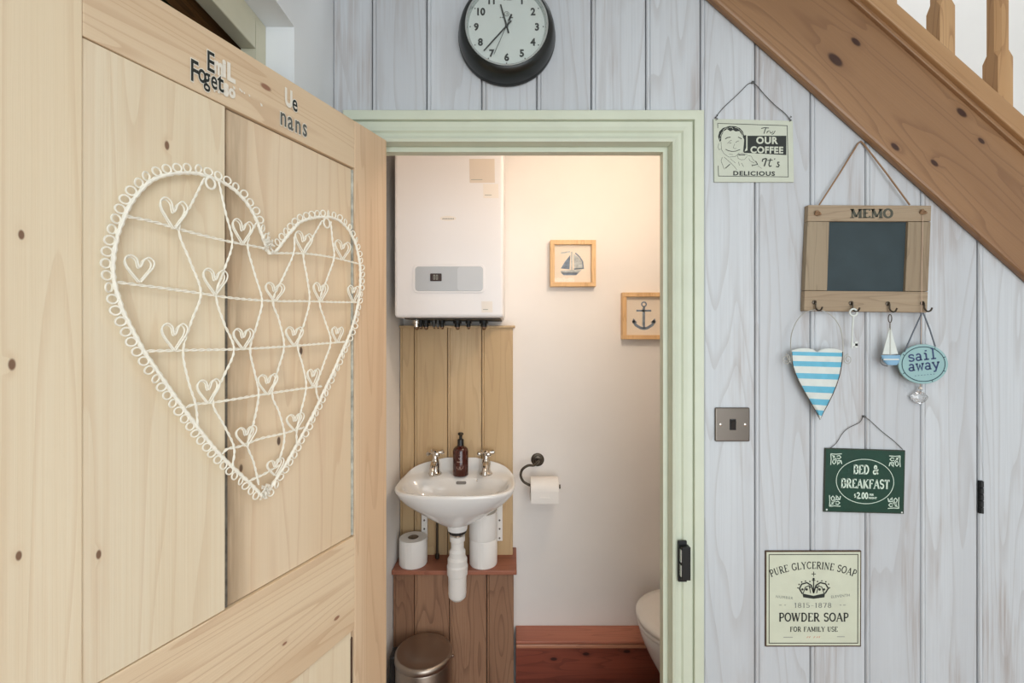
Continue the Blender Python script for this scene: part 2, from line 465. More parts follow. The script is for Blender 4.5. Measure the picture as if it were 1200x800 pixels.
K, T = 1.0, 0.5      # thick and thin stroke
SERIF = {
    'A': (.74, [(T, [(.08, 0), (.36, 1)]), (K, [(.36, 1), (.66, 0)]), (T, [(.18, .34), (.54, .34)])], [(.08, 0), (.66, 0)]),
    'B': (.66, [(K, [(.16, 0), (.16, 1)]), (.8, [(.16, .97), (.36, .97)] + arc(.36, .75, .19, .22, 90, -90)[1:] + [(.16, .53)]),
                (.8, [(.16, .53), (.38, .53)] + arc(.38, .28, .22, .25, 90, -90)[1:] + [(.16, .03)])], [(.16, 0), (.16, 1)]),
    'C': (.70, [(.85, arc(.38, .5, .30, .47, 50, 310, 20)), (T, [(.60, 1), (.60, .76)]), (T, [(.60, .24), (.60, .1)])], []),
    'D': (.74, [(K, [(.16, 0), (.16, 1)]), (.85, [(.16, .97), (.32, .97)] + arc(.32, .5, .32, .47, 90, -90, 16)[1:] + [(.16, .03)])], [(.16, 0), (.16, 1)]),
    'E': (.62, [(K, [(.16, 0), (.16, 1)]), (T, [(.16, .97), (.54, .97), (.54, .80)]), (T, [(.16, .52), (.42, .52)]), (T, [(.16, .03), (.56, .03), (.56, .22)])], [(.16, 0), (.16, 1)]),
    'F': (.60, [(K, [(.16, 0), (.16, 1)]), (T, [(.16, .97), (.54, .97), (.54, .80)]), (T, [(.16, .52), (.42, .52), (.42, .62)])], [(.16, 0), (.16, 1)]),
    'G': (.74, [(.85, arc(.38, .5, .30, .47, 50, 330, 20)), (K, [(.62, .40), (.62, .08)]), (T, [(.60, 1), (.60, .76)])], [(.60, .42)]),
    'I': (.34, [(K, [(.17, 0), (.17, 1)])], [(.17, 0), (.17, 1)]),
    'K': (.74, [(K, [(.16, 0), (.16, 1)]), (T, [(.62, .98), (.18, .44)]), (K, [(.30, .56), (.64, 0)])], [(.16, 0), (.16, 1), (.62, 1), (.64, 0)]),
    'L': (.60, [(K, [(.16, 0), (.16, 1)]), (T, [(.16, .03), (.54, .03), (.54, .24)])], [(.16, 0), (.16, 1)]),
    'M': (.92, [(T, [(.14, 0), (.14, 1)]), (K, [(.14, 1), (.45, .08)]), (T, [(.45, .08), (.76, 1)]), (K, [(.76, 1), (.76, 0)])], [(.14, 0), (.14, 1), (.76, 1), (.76, 0)]),
    'N': (.78, [(T, [(.14, 0), (.14, 1)]), (K, [(.14, 1), (.62, 0)]), (T, [(.62, 0), (.62, 1)])], [(.14, 0), (.12, 1), (.62, 1)]),
    'O': (.76, [(.9, arc(.38, .5, .30, .47, 0, 360, 24))], []),
    'P': (.62, [(K, [(.16, 0), (.16, 1)]), (.8, [(.16, .97), (.34, .97)] + arc(.34, .71, .21, .26, 90, -90)[1:] + [(.16, .45)])], [(.16, 0), (.16, 1)]),
    'R': (.70, [(K, [(.16, 0), (.16, 1)]), (.8, [(.16, .97), (.34, .97)] + arc(.34, .72, .20, .25, 90, -90)[1:] + [(.16, .47)]), (K, [(.34, .47), (.60, 0)])], [(.16, 0), (.16, 1), (.62, 0)]),
    'S': (.58, [(.85, arc(.29, .73, .20, .24, 40, 230, 12) + arc(.29, .27, .21, .24, 60, -150, 12)), (T, [(.46, .98), (.46, .78)]), (T, [(.10, .24), (.10, .02)])], []),
    'T': (.66, [(K, [(.33, 0), (.33, 1)]), (T, [(.06, .78), (.06, .97), (.60, .97), (.60, .78)])], [(.33, 0)]),
    'U': (.72, [(K, [(.16, 1), (.16, .3)] + arc(.36, .3, .20, .27, 180, 270, 6)[1:]), (T, arc(.36, .3, .20, .27, 270, 360, 6) + [(.56, 1)])], [(.16, 1), (.56, 1)]),
    'W': (1.0, [(K, [(.08, 1), (.28, 0)]), (T, [(.28, 0), (.48, .95)]), (K, [(.48, .95), (.68, 0)]), (T, [(.68, 0), (.90, 1)])], [(.08, 1), (.48, 1), (.90, 1)]),
    'Y': (.70, [(K, [(.08, 1), (.35, .46)]), (T, [(.62, 1), (.35, .46)]), (K, [(.35, .46), (.35, 0)])], [(.08, 1), (.62, 1), (.35, 0)]),
    '&': (.80, [(.85, [(.70, .02), (.26, .66)] + arc(.36, .78, .14, .19, 215, -40, 12) + [(.16, .36)] + arc(.30, .24, .20, .21, 150, 330, 12) + [(.64, .50)]), (T, [(.54, .52), (.76, .52)])], []),
    '$': (.56, [(.8, arc(.28, .70, .18, .20, 40, 240, 10) + arc(.28, .30, .19, .20, 60, -150, 10)), (T, [(.28, 1.06), (.28, -.06)])], []),
    '0': (.58, [(.9, arc(.29, .5, .20, .47, 0, 360, 20))], []),
    '1': (.40, [(K, [(.22, 0), (.22, 1)]), (T, [(.22, 1), (.08, .84)])], [(.22, 0)]),
    '2': (.58, [(.85, arc(.29, .72, .20, .25, 170, -30, 10) + [(.08, .05)]), (K, [(.06, .05), (.50, .05), (.50, .18)])], []),
    '3': (.56, [(.85, arc(.27, .74, .18, .23, 160, -90, 10) + arc(.27, .27, .20, .24, 90, -160, 12))], []),
    '5': (.56, [(T, [(.46, .97), (.14, .97), (.12, .55)]), (.85, [(.12, .55)] + arc(.26, .30, .21, .27, 110, -150, 12))], []),
    '7': (.54, [(T, [(.06, .82), (.06, .97), (.48, .97)]), (K, [(.48, .97), (.22, 0)])], []),
    '8': (.56, [(.85, arc(.28, .74, .17, .23, 0, 360, 16)), (.85, arc(.28, .27, .20, .25, 0, 360, 16))], []),
    '6': (.56, [(.85, [(.44, .95)] + arc(.46, .35, .38, .55, 110, 180, 6)), (.85, arc(.28, .28, .20, .26, 0, 360, 16))], []),
    '.': (.26, [(1.2, [(.13, 0), (.13, .12)])], []),
    '-': (.44, [(T, [(.06, .45), (.38, .45)])], []),
    ' ': (.40, [], []),
    # typewriter lower case
    's': (.62, [(.8, arc(.31, .47, .20, .14, 30, 220, 10) + arc(.31, .16, .21, .15, 60, -150, 10)), (T, [(.50, .60), (.50, .44)]), (T, [(.11, .16), (.11, .0)])], []),
    'a': (.66, [(.8, arc(.30, .44, .18, .17, 160, 20, 8) + [(.48, .40), (.48, .06), (.60, .03)]), (.8, arc(.29, .17, .20, .15, 30, 340, 14))], []),
    'i': (.60, [(.8, [(.30, .60), (.30, .03)]), (.8, [(.12, .60), (.30, .60)]), (.8, [(.08, .03), (.52, .03)]), (1.1, [(.30, .78), (.30, .90)])], []),
    'l': (.60, [(.8, [(.30, 1), (.30, .03)]), (.8, [(.12, 1), (.30, 1)]), (.8, [(.08, .03), (.52, .03)])], []),
    'w': (.74, [(.8, [(.10, .6), (.22, .03), (.37, .5), (.52, .03), (.64, .6)]), (.8, [(.0, .6), (.22, .6)]), (.8, [(.52, .6), (.74, .6)])], []),
    'y': (.66, [(.8, [(.10, .6), (.34, .05)]), (.8, [(.58, .6), (.28, -.20), (.10, -.24)]), (.8, [(.0, .6), (.22, .6)]), (.8, [(.46, .6), (.68, .6)])], []),
}


def ribbon(mb, pts, w, to3, mi=0, closed=False):
    """a flat printed stroke of width w through 2D pts, mapped by to3"""
    q = [Vector(p) for p in pts]
    q = [p for i, p in enumerate(q) if i == 0 or (p - q[i - 1]).length > 1e-9]
    n = len(q)
    if n < 2: return
    L_, R_ = [], []
    for i in range(n):
        if closed:
            a, c = q[i - 1], q[(i + 1) % n]
        else:
            a, c = q[max(i - 1, 0)], q[min(i + 1, n - 1)]
        d1 = (q[i] - a); d2 = (c - q[i])
        d1 = d1.normalized() if d1.length > 1e-9 else d2.normalized()
        d2 = d2.normalized() if d2.length > 1e-9 else d1
        t = d1 + d2
        t = t.normalized() if t.length > 1e-3 else d1
        nn = Vector((-t.y, t.x))
        k = max(0.5, abs(nn.dot(Vector((-d1.y, d1.x)))))
        o = nn * (w / 2 / k)
        L_.append(to3(*(q[i] + o))); R_.append(to3(*(q[i] - o)))
    fs = [(i, i + 1, n + i + 1, n + i) for i in range(n - 1)]
    if closed: fs.append((n - 1, 0, n, 2 * n - 1))
    mb.add(L_ + R_, fs, mi)


def serif_width(txt, tr=0.0):
    return sum(SERIF[c][0] + tr for c in txt) - tr


def serif_text(mb, txt, x, y, size, to3, wt=0.13, mi=0, width=None, ang=0.0, align='C', tr=0.02, serif=0.11, curve=None, cond=1.0):
    """txt on a picture baseline; x,y in photograph rows (y downwards)"""
    W = serif_width(txt, tr) * cond
    sx = size * cond
    if width: sx = size * cond * (width / (W * size))
    tot = serif_width(txt, tr) * sx
    cur = -tot / 2 if align == 'C' else 0.0
    ca, sa = math.cos(ang), math.sin(ang)
    for ch in txt:
        gw, strokes, serifs = SERIF[ch]
        def m2(u, v, cur=cur):
            if curve:     # letters set along an arc bulging upwards: curve = radius in rows
                mid = cur + gw * sx / 2
                th = mid / curve
                lx, ly = u * sx - gw * sx / 2, v * size
                bx = curve * math.sin(th); by = curve * math.cos(th) - curve
                X = bx + lx * math.cos(th) + ly * math.sin(th); Yv = by - lx * math.sin(th) + ly * math.cos(th)
            else:
                X, Yv = cur + u * sx, v * size
            return to3(x + X * ca - (-Yv) * sa * -1 * 0 + Yv * sa * 0 + (X * 0), y - Yv) if not ang else to3(x + X * ca - Yv * sa, y - (X * sa + Yv * ca))
        for w, pts in strokes: ribbon(mb, pts, wt * w, m2, mi)
        for (su, sv) in serifs:
            hh = wt * 0.32
            v0 = sv - hh / 2 if sv < .5 else sv - hh / 2
            ribbon(mb, [(su - serif, v0 + (hh / 2 if sv < .5 else 0)), (su + serif, v0 + (hh / 2 if sv < .5 else 0))], hh * 1.3, m2, mi)
        cur += (gw + tr) * sx


def font_text(mb, txt, x, y, size, to3, mi=0, bold=0.0, ang=0.0, align='CENTER', xs=1.0, shear=0.0, space=1.0):
    """plain sans lettering from the built-in face; size = cap height in rows"""
    cu = bpy.data.curves.new('t', 'FONT'); cu.body = txt; cu.size = size / 0.72; cu.align_x = align; cu.offset = bold * size
    cu.resolution_u = 3; cu.shear = shear; cu.space_character = space
    ob = bpy.data.objects.new('t', cu); COL.objects.link(ob)
    bpy.context.view_layer.update()
    me = bpy.data.meshes.new_from_object(ob.evaluated_get(bpy.context.evaluated_depsgraph_get()))
    ca, sa = math.cos(ang), math.sin(ang)
    vs = []
    for v in me.vertices:
        X, Yv = v.co.x * xs, v.co.y
        vs.append(to3(x + X * ca - Yv * sa, y - (X * sa + Yv * ca)))
    mb.add(vs, [tuple(p.vertices) for p in me.polygons], mi)
    bpy.data.objects.remove(ob); bpy.data.curves.remove(cu); bpy.data.meshes.remove(me)


def on(Y):
    return lambda px, py: P(px, py, Y)


# ================================================================== SETTING
def struct(o): o['kind'] = 'structure'; return o


JL, JR = -0.330, 0.3853          # jamb faces
HEADZ = P(0, 167, 1.099).z        # underside of the head casing
XW = -0.44                        # hall's left wall face
XR = 3.0

# boarded front wall: backing plus one object per board
wf = MB()
wf.box(-0.465, JL - 0.012, 1.139, 1.153, 0, 2.45)
wf.box(JL - 0.012, JR + 0.012, 1.139, 1.153, HEADZ + 0.012, 2.45)
xe = 0.47
wf.prism([(JR + 0.012, 1.139, 0), (XR, 1.139, 0), (XR, 1.139, max(0.1, string_low(XR) + 0.08)), (0.42, 1.139, string_low(0.42) + 0.06), (JR + 0.012, 1.139, 2.45)], (0, 0.014, 0))
wall_front = struct(wf.build('wall_front', M['plaster']))


def board(xs_ys, zb, zt, yb):
    """a board of one cross-section (x, y of the face) from zb(x) up to zt(x), back at yb"""
    mb = MB(); n = len(xs_ys)
    A = [(x, y, zb(x)) for x, y in xs_ys]; B = [(x, y, zt(x)) for x, y in xs_ys]
    Cc = [(x, yb, zb(x)) for x, y in xs_ys]; Dd = [(x, yb, zt(x)) for x, y in xs_ys]
    vs = A + B + Cc + Dd
    fs = []
    for i in range(n - 1):
        fs += [(i, i + 1, n + i + 1, n + i), (2 * n + i, 3 * n + i, 3 * n + i + 1, 2 * n + i + 1),
               (i, 2 * n + i, 2 * n + i + 1, i + 1), (n + i, n + i + 1, 3 * n + i + 1, 3 * n + i)]
    fs += [(0, n, 3 * n, 2 * n), (n - 1, 3 * n - 1, 4 * n - 1, 2 * n - 1)]
    return mb.add(vs, fs)


def bead_profile(x0, x1, y, bead=True):
    g = 0.0012
    p = [(x0 + g, y + 0.007), (x0 + g, y + 0.003), (x0 + 0.003, y)]
    if bead: p += [(x0 + 0.0085, y), (x0 + 0.0098, y + 0.0025), (x0 + 0.0115, y)]
    p += [(x1 - 0.003, y), (x1 - g, y + 0.003), (x1 - g, y + 0.007)]
    return p


joints = [436, 500, 564.5, 629, 693, 757, 821, 885, 950, 1014.5, 1079.5, 1145.5]
edges = [XW] + [(j - 600) * D / F for j in joints]
CASE_R = P(826, 0, 1.099).x
for i in range(len(edges) - 1):
    x0, x1 = edges[i], edges[i + 1]
    top = lambda x: min(2.44, string_low(x) + 0.07)
    if i == 0: zb = lambda x: 0.0
    elif x1 < CASE_R + 0.004: zb = lambda x: HEADZ + 0.014
    else: zb = lambda x: 0.0
    mb = board(bead_profile(x0, x1, D, i > 0), zb, top, D + 0.0195)
    if 0 < i and x0 < JR < x1:
        mb.box(JR + 0.012, x1 - 0.001, D + 0.001, D + 0.0195, 0, HEADZ + 0.012)
    mb.build('plank', M['plank'], wall_front)

# cupboard door under the stairs, of the same boards
cd = struct(empty('door_2', (edges[-1], D, 0)))
cx0 = edges[-1] + 0.003
for i in range(5):
    x0 = cx0 + i * 0.1355; x1 = x0 + 0.1355
    o = board(bead_profile(x0, x1, D, True), lambda x: 0.02, lambda x: string_low(x) + 0.02, D + 0.0195).build('plank', M['plank'], cd)
hb = P(1149, 582, D - 0.002)
m = MB(); m.box(hb.x - 0.004, hb.x + 0.004, D - 0.004, D + 0.001, hb.z - 0.040, hb.z + 0.040)
for k in range(5): m.lathe([(0.0045, -0.007), (0.0045, 0.007)], (hb.x, D - 0.004, hb.z - 0.032 + 0.016 * k), 'Z', 10)
tag(m.build('hinge', M['black'], cd), 'dark metal hinge')
rebase(cd, (edges[-1], D, 0))

# door casing: back band, moulded inner band (mitred), stop
casing = struct(empty('trim_1', (0, 1.1, 0)))
TOPZ = P(0, 128, 1.099).z
XO_R, XO_L = CASE_R, JL - (CASE_R - JR)
def casing_leg(sgn, xi, xo, ti, to_):
    """upright, profile from inner edge xi to outer xo; mitred at the head"""
    w = abs(xo - xi)
    prof = [(0, 0.0205), (0.004, 0.004), (0.010, 0.0015), (0.018, 0.006), (0.026, 0.0075), (0.030, 0.003), (0.040, 0.0045), (0.052, 0.004), (0.0545, 0.0085), (0.056, 0.0), (w - 0.003, 0.0), (w, 0.004), (w, 0.0205)]
    return prof
prof = casing_leg(1, JR, XO_R, 0, 0)
wid = XO_R - JR
topo = HEADZ + wid
def casing_ring(t, d):
    y = 1.0985 + d
    return [(JL - t, y, 0.0), (JL - t, y, HEADZ + t), (JR + t, y, HEADZ + t), (JR + t, y, 0.0)]
rings = [casing_ring(t, d) for t, d in prof]
for nm, seg_ in (('architrave_upright', 0), ('architrave_head', 1), ('architrave_upright', 2)):
    mb = MB()
    a = [r[seg_] for r in rings]; b_ = [r[seg_ + 1] for r in rings]
    n = len(a)
    mb.add(a + b_, [(i, (i + 1) % n, n + (i + 1) % n, n + i) for i in range(n)] + [tuple(range(n)), tuple(range(n, 2 * n))])
    mb.build(nm, M['sage'], casing)
mb = MB()      # jamb lining and stop, both sides and head
mb.box(JR, JR + 0.012, D, 1.158, 0, HEADZ + 0.012); mb.box(JL - 0.012, JL, D, 1.158, 0, HEADZ + 0.012)
mb.box(JL, JR, D, 1.158, HEADZ, HEADZ + 0.012)
mb.build('lining', M['sage'], casing)
mb = MB(); st = 0.0115
mb.box(JR - st, JR, 1.126, 1.150, 0, HEADZ); mb.box(JL, JL + st, 1.126, 1.150, 0, HEADZ)
mb.box(JL + st, JR - st, 1.126, 1.150, HEADZ - st, HEADZ)
mb.build('door_stop', M['sage'], casing)
kx0, kx1 = P(794.5, 0, 1.097).x, P(806.5, 0, 1.097).x
kz0, kz1 = P(0, 681, 1.097).z, P(0, 633, 1.097).z
mb = MB()
mb.box(kx0, kx1 - 0.004, 1.094, 1.0995, kz0, kz1)
mb.box(kx0 + 0.004, kx1, 1.081, 1.0995, kz0 + 0.010, kz1 - 0.010)
o = tag(mb.build('lock_keep', M['black'], casing, bevel=0.0012), 'black iron lock keep')
mb = MB()
mb.box(kx0 + 0.002, kx0 + 0.0055, 1.083, 1.0985, kz0 + 0.018, kz0 + 0.045); mb.box(kx0 + 0.002, kx0 + 0.0055, 1.083, 1.0985, kz0 + 0.052, kz0 + 0.082)
mb.build('keep_slot', M['silver'], o)
rebase(casing, (0, 1.1, 0))

# hall shell
ZC = 2.45
lw = MB()
YO = 0.92                                     # far reveal of the doorway in the left wall
ZH = 2.125
lw.box(XW - 0.06, XW, YO, D + 0.02, 0, ZC)
lw.box(XW - 0.06, XW, -0.10, YO, ZH, ZC)
lw.box(XW - 0.06, XW, -2.0, -0.10, 0, ZC)
wall_left = struct(lw.build('wall_left', M['plaster']))
XF = -0.497
fr = MB(); zb = 2.058
fr.box(XF - 0.03, XF, 0.883, YO, 0, ZH); fr.box(XF - 0.03, XF, -0.10, -0.06, 0, ZH); fr.box(XF - 0.03, XF, -0.06, 0.883, zb, ZH)
struct(fr.build('trim_2', M['cream'], bevel=0.002))
dr = MB()
dr.box(-1.7, -1.68, -0.5, 1.15, 0, 2.4); dr.box(-1.7, XF - 0.03, 1.02, 1.04, 0, 2.4); dr.box(-1.7, XF - 0.03, -0.5, -0.48, 0, 2.4)
dr.box(-1.7, XF - 0.03, -0.5, 1.04, 2.4, 2.42); dr.box(XF - 0.032, XF - 0.030, -0.5, -0.1, 0, 2.4); dr.box(XF - 0.032, XF - 0.030, 0.92, 1.04, 0, 2.4)
dr.box(XF - 0.032, XF - 0.030, -0.5, 1.04, ZH, 2.4)
dark = struct(dr.build('wall_side_room', M['dark_room']))
for (xa_, xb_, za_, zb_, mt) in ((-.606, -.575, 2.088, 2.130, 'old_timber'), (-.640, -.622, 2.150, 2.20, 'mossy'), (-.70, -.65, 2.120, 2.15, 'mossy'), (-.80, -.73, 2.12, 2.16, 'old_timber')):
    bd = MB(); bd.box(xa_, xb_, -.30, 1.015, za_, zb_); bd.build('beam', M[mt], dark)
wb = MB()
wb.box(XW - 0.06, -0.42, -2.02, -2.0, 0, ZC); wb.box(1.92, XR, -2.02, -2.0, 0, ZC); wb.box(-0.42, 1.92, -2.02, -2.0, 0, 0.24); wb.box(-0.42, 1.92, -2.02, -2.0, 2.26, ZC)
struct(wb.build('wall_back', M['plaster']))
wr = MB(); wr.box(XR, XR + 0.02, -2.02, 2.2, 0, 4.0); struct(wr.build('wall_right', M['plaster']))
fl = MB(); fl.box(-1.7, XR, -2.02, 1.139, -0.03, 0); struct(fl.build('floor', M['hall_floor']))
ce = MB(); ce.box(-0.5, XR, -2.02, 1.07, ZC, ZC + 0.03); struct(ce.build('ceiling', M['plaster']))

# bathroom and stairwell shell
YB = 1.95
XL = -0.465
b1 = MB(); b1.box(XL - 0.02, XL, 1.153, YB, 0, 2.48); struct(b1.build('wall_bathroom_left', M['plaster_bath']))
b2 = MB(); b2.box(-0.6, XR, YB, YB + 0.02, 0, 4.0); struct(b2.build('wall_bathroom_back', M['plaster_bath']))
b3 = MB(); b3.box(1.25, 1.27, 1.153, YB, 0, 1.80); struct(b3.build('wall_bathroom_right', M['plaster_bath']))
soff = lambda x: string_low(x) + 0.10
b4 = MB()
b4.box(XL - 0.02, 0.48, 1.16, YB, 2.44, 2.46)
b4.prism([(0.48, 1.16, 2.44), (0.48, 1.16, 2.46), (XR, 1.16, max(0.05, soff(XR)) + 0.02), (XR, 1.16, max(0.03, soff(XR)))], (0, YB - 1.16, 0))
struct(b4.build('ceiling_bathroom', M['plaster_bath']))
b5 = MB(); b5.box(XL - 0.02, 1.27, 1.139, YB, -0.03, 0); struct(b5.build('floor_bathroom', M['bath_floor']))
b6 = MB(); b6.box(-0.6, XR, 1.07, YB + 0.02, 4.0, 4.02); b6.box(-0.6, XR, 1.05, 1.07, 2.47, 4.02)
b6.box(-0.62, -0.6, 1.07, YB, 2.46, 4.02)
struct(b6.build('ceiling_stairwell', M['plaster']))

# boxed ledge along the bathroom's back wall
bb = struct(empty('baseboard_back', (0.4, 1.86, 0)))
zl = 0.263
m = MB(); m.box(0.016, 1.249, 1.846, YB, zl - 0.011, zl); m.build('ledge_board', M['ledge'], bb, bevel=0.003)
m = MB(); m.box(0.016, 1.249, 1.848, 1.8595, zl - 0.031, zl - 0.0145); m.build('moulding', M['moulding'], bb, bevel=0.004)
m = MB(); m.box(0.016, 1.249, 1.860, 1.875, 0.10, zl - 0.016); m.build('face_board', M['skirt'], bb)
m = MB(); m.box(0.016, 1.249, 1.885, 1.90, 0.0, 0.10); m.build('plinth_board', M['skirt'], bb)
rebase(bb, (0.4, 1.86, 0))

# staircase: string, cap, balusters
stair = thing('staircase', 'varnished pine staircase side with sloping string board and chamfered balusters', 'staircase')
xa, xb = 0.12, 2.75
w_str = 0.290
m = MB()
m.prism([(xa, YS, string_low(xa)), (xb, YS, string_low(xb)), (xb, YS, string_low(xb) + w_str + 0.02), (xa, YS, string_low(xa) + w_str + 0.02)], (0, 0.0215, 0))
m.build('string_board', M['stair'], stair, bevel=0.006)
ct = P(999, 1, YS).z - string_low(P(999, 1, YS).x)
m = MB(); YC = 1.076
cb = lambda x: string_low(x) + ct + 0.004
m.prism([(xa, YC, cb(xa)), (xb, YC, cb(xb)), (xb, YC, cb(xb) + 0.056), (xa, YC, cb(xa) + 0.056)], (0, 0.074, 0))
m.build('cap_rail', M['rail'], stair, bevel=0.003)
m = MB()
m.prism([(xa, 1.088, cb(xa) - 0.012), (xb, 1.088, cb(xb) - 0.012), (xb, 1.088, cb(xb) + 0.002), (xa, 1.088, cb(xa) + 0.002)], (0, 0.05, 0))
m.build('cap_moulding', M['stair'], stair, bevel=0.002)
bw = 0.037; Yb0 = 1.0955
x_b = [(1101.5 - 600) * Yb0 / F, (1169.5 - 600) * Yb0 / F, (1033.5 - 600) * Yb0 / F]
step = x_b[1] - x_b[0]
x_b += [x_b[1] + step * k for k in range(1, 8)] + [x_b[2] - step]
for x in x_b:
    z0 = string_low(x + bw / 2) + ct + 0.045
    zs = z0 + 0.145
    def ring(z, c, shrink=0.0):
        h = bw / 2 - shrink; xc = x + bw / 2; yc = Yb0 + bw / 2; h2 = h - c
        return [Vector(q) for q in ((xc - h2, yc - h, z), (xc + h2, yc - h, z), (xc + h, yc - h2, z), (xc + h, yc + h2, z), (xc + h2, yc + h, z), (xc - h2, yc + h, z), (xc - h, yc + h2, z), (xc - h, yc - h2, z))]
    m = MB(); m.loft([ring(z0 - 0.03, 0.0006), ring(zs, 0.0006), ring(zs + 0.018, 0.009, 0.001), ring(zs + 0.5, 0.009, 0.001), ring(zs + 0.518, 0.0006), ring(zs + 0.65, 0.0006)], smooth=False)
    m.build('baluster', M['baluster'], stair)
rebase(stair, (1.4, 1.11, 0))

# ================================================================== DOOR
door = struct(empty('door_1', (DC.x, DC.y, 0), DROT))
TD = 0.028; DW = 0.728; DT = 1.968
ss = door_sz(416, 400)[0]; sf = door_sz(97, 400)[0]
REC = 0.007
tr_b = door_sz(416, 197)[1]
lr_t = door_sz(416, 628)[1]; lr_b = door_sz(416, 737)[1]
zmid_gap = door_sz(267, 400)[0]
def dbox(name, x0, x1, z0, z1, mat_, y0=-TD, y1=0.0, bev=0.0015, par=None):
    m = MB(); m.box(x0, x1, y0, y1, z0, z1)
    return m.build(name, mat_, par or door, bevel=bev)
dbox('hinge_stile', 0.0, ss, 0.01, DT, M['pine_stile'])
dbox('lock_stile', sf, DW, 0.01, DT, M['pine'])
dbox('top_rail', ss, sf, tr_b, DT, M['pine_rail'], y1=-0.0008)
dbox('lock_rail', ss, sf, lr_b, lr_t, M['pine_rail'], y1=-0.0008)
dbox('bottom_rail', ss, sf, 0.01, 0.23, M['pine_rail'], y1=-0.0008)
gap = 0.0024
dbox('panel_board', ss + 0.004, zmid_gap - gap, lr_t + 0.0015, tr_b - 0.002, M['pine_stained'], -TD + 0.006, -REC)
dbox('panel_board', zmid_gap + gap, sf, lr_t + 0.001, tr_b - 0.001, M['pine'], -TD + 0.006, -REC + 0.0045)
dbox('panel_board', ss + 0.004, zmid_gap + 0.05, 0.23, lr_b - 0.001, M['pine'], -TD + 0.006, -REC)
dbox('panel_board', zmid_gap + 0.053, sf, 0.23, lr_b - 0.001, M['pine'], -TD + 0.006, -REC)
M['filler'] = mat('flaking_pale_filler', (178, 180, 170), 0.8, noise=0.35, nscale=70)
M['grime'] = mat('dark_seam_grime', (96, 90, 80), 0.9, noise=0.5, nscale=60)
dbox('filler_strip', ss + 0.0004, ss + 0.0042, lr_t + 0.003, tr_b - 0.004, M['filler'], -REC - 0.004, -REC + 0.0035, 0.0008)
dbox('filler_strip', zmid_gap - 0.0022, zmid_gap + 0.0022, lr_t + 0.003, door_sz(267, 330)[1], M['grime'], -REC - 0.004, -REC + 0.0035, 0.0006)
dbox('gap', ss + 0.0005, ss + 0.0065, door_sz(416, 900)[1], door_sz(416, 747)[1], M['rust_slot_shade'], -REC - 0.004, -REC + 0.001, 0.0006)  # solid dark strip painting the shade of the slot beside the stile
for z in (1.75, 0.25):
    m = MB(); m.lathe([(0.006, -0.045), (0.006, 0.045)], (0.001, -TD - 0.004, z), 'Z', 12); m.box(0.001, 0.03, -TD - 0.003, -TD, z - 0.045, z + 0.045)
    m.build('hinge', M['black'], door)

# worn painted letters left on the top rail
def door3(off):
    def f(s, z): return Vector((s, off, z))
    return f
def door_text(mb, txt, px, py, cap, mi, bold=0.0, xs=1.0):
    s, z = door_sz(px, py)
    cu = lambda u, v: Vector((s - u, 0.0006 + 0.0003 * mi, z - v))
    font_text(mb, txt, 0, 0, cap, cu, mi, bold, 0.0, 'LEFT', xs)
for word, spots in (('lettering', (('E', 241.5, 81, .031, 1, .6), ('m', 250.5, 84, .027, 0, .5), ('i', 260, 88, .027, 0, .8), ('L', 265.5, 92, .027, 0, .75))),
                    ('lettering', (('F', 222, 93, .033, 1, .6), ('o', 231.5, 94, .030, 1, .55), ('g', 238.5, 98, .029, 1, .55), ('e', 246.5, 102, .029, 1, .55), ('t', 254.5, 105, .030, 1, .7), ('s', 261.5, 110, .027, 0, .6), ('o', 268, 112, .020, 0, .7))),
                    ('lettering', (('U', 333.5, 122, .031, 0, .55), ('e', 342, 128, .031, 1, .6))), ('lettering', (('n', 327.5, 145, .034, 2, .62), ('a', 336.5, 150, .034, 2, .62), ('n', 345, 154, .034, 2, .62), ('s', 354, 158, .034, 2, .62)))):
    m = MB()
    for ch, px, py, cap, mi, xs in spots:
        door_text(m, ch, px, py, cap, 0, 0.07, xs)                      # worn white edge
        if mi: door_text(m, ch, px, py, cap, mi, 0.02, xs)
    m.build(word, [M['whitepaint'], M['ink'], M['worngrey']], door)
m = MB()
for px, py in ((283, 107), (292, 112), (306, 123), (251, 107), (274, 103), (281, 105), (286, 109), (256, 108)):
    s, z = door_sz(px, py); a = random.uniform(.0015, .003)
    m.poly([(s - a, 0.0007, z - a * .6), (s + a * .4, 0.0007, z - a), (s + a, 0.0007, z + a), (s - a * .5, 0.0007, z + a * .8)])
m.build('paint_flake', M['whitepaint'], door)

# ================================================================== WIRE HEART
heart = thing('wire_heart', 'large cream wire heart card holder hanging on the stripped pine door', 'decoration', None, (DC.x, DC.y, 0), DROT)
OFF = 0.010
def dh(px, py, off=OFF):
    s, z = door_sz(px, py); return Vector((s, off, z))
def smooth(pts, n=6, closed=False):
    pts = [Vector(p) for p in pts]; out = []; m = len(pts)
    g = (lambda i: pts[i % m]) if closed else (lambda i: pts[min(max(i, 0), m - 1)])
    for i in range(m if closed else m - 1):
        p0, p1, p2, p3 = g(i - 1), g(i), g(i + 1), g(i + 2)
        for k in range(n):
            t = k / n
            out.append(0.5 * ((2 * p1) + (p2 - p0) * t + (2 * p0 - 5 * p1 + 4 * p2 - p3) * t * t + (3 * p1 - p0 - 3 * p2 + p3) * t ** 3))
    if not closed: out.append(Vector(pts[-1]))
    return out
def resample(pts, d):
    out = [pts[0].copy()]; acc = 0
    for a, b in zip(pts[:-1], pts[1:]):
        L = (b - a).length; t = d - acc
        while t <= L:
            out.append(a + (b - a) * (t / L)); t += d
        acc = (acc + L) % d if L + acc >= d else acc + L
        acc = L - (t - d) if t - d >= 0 else acc
    return out
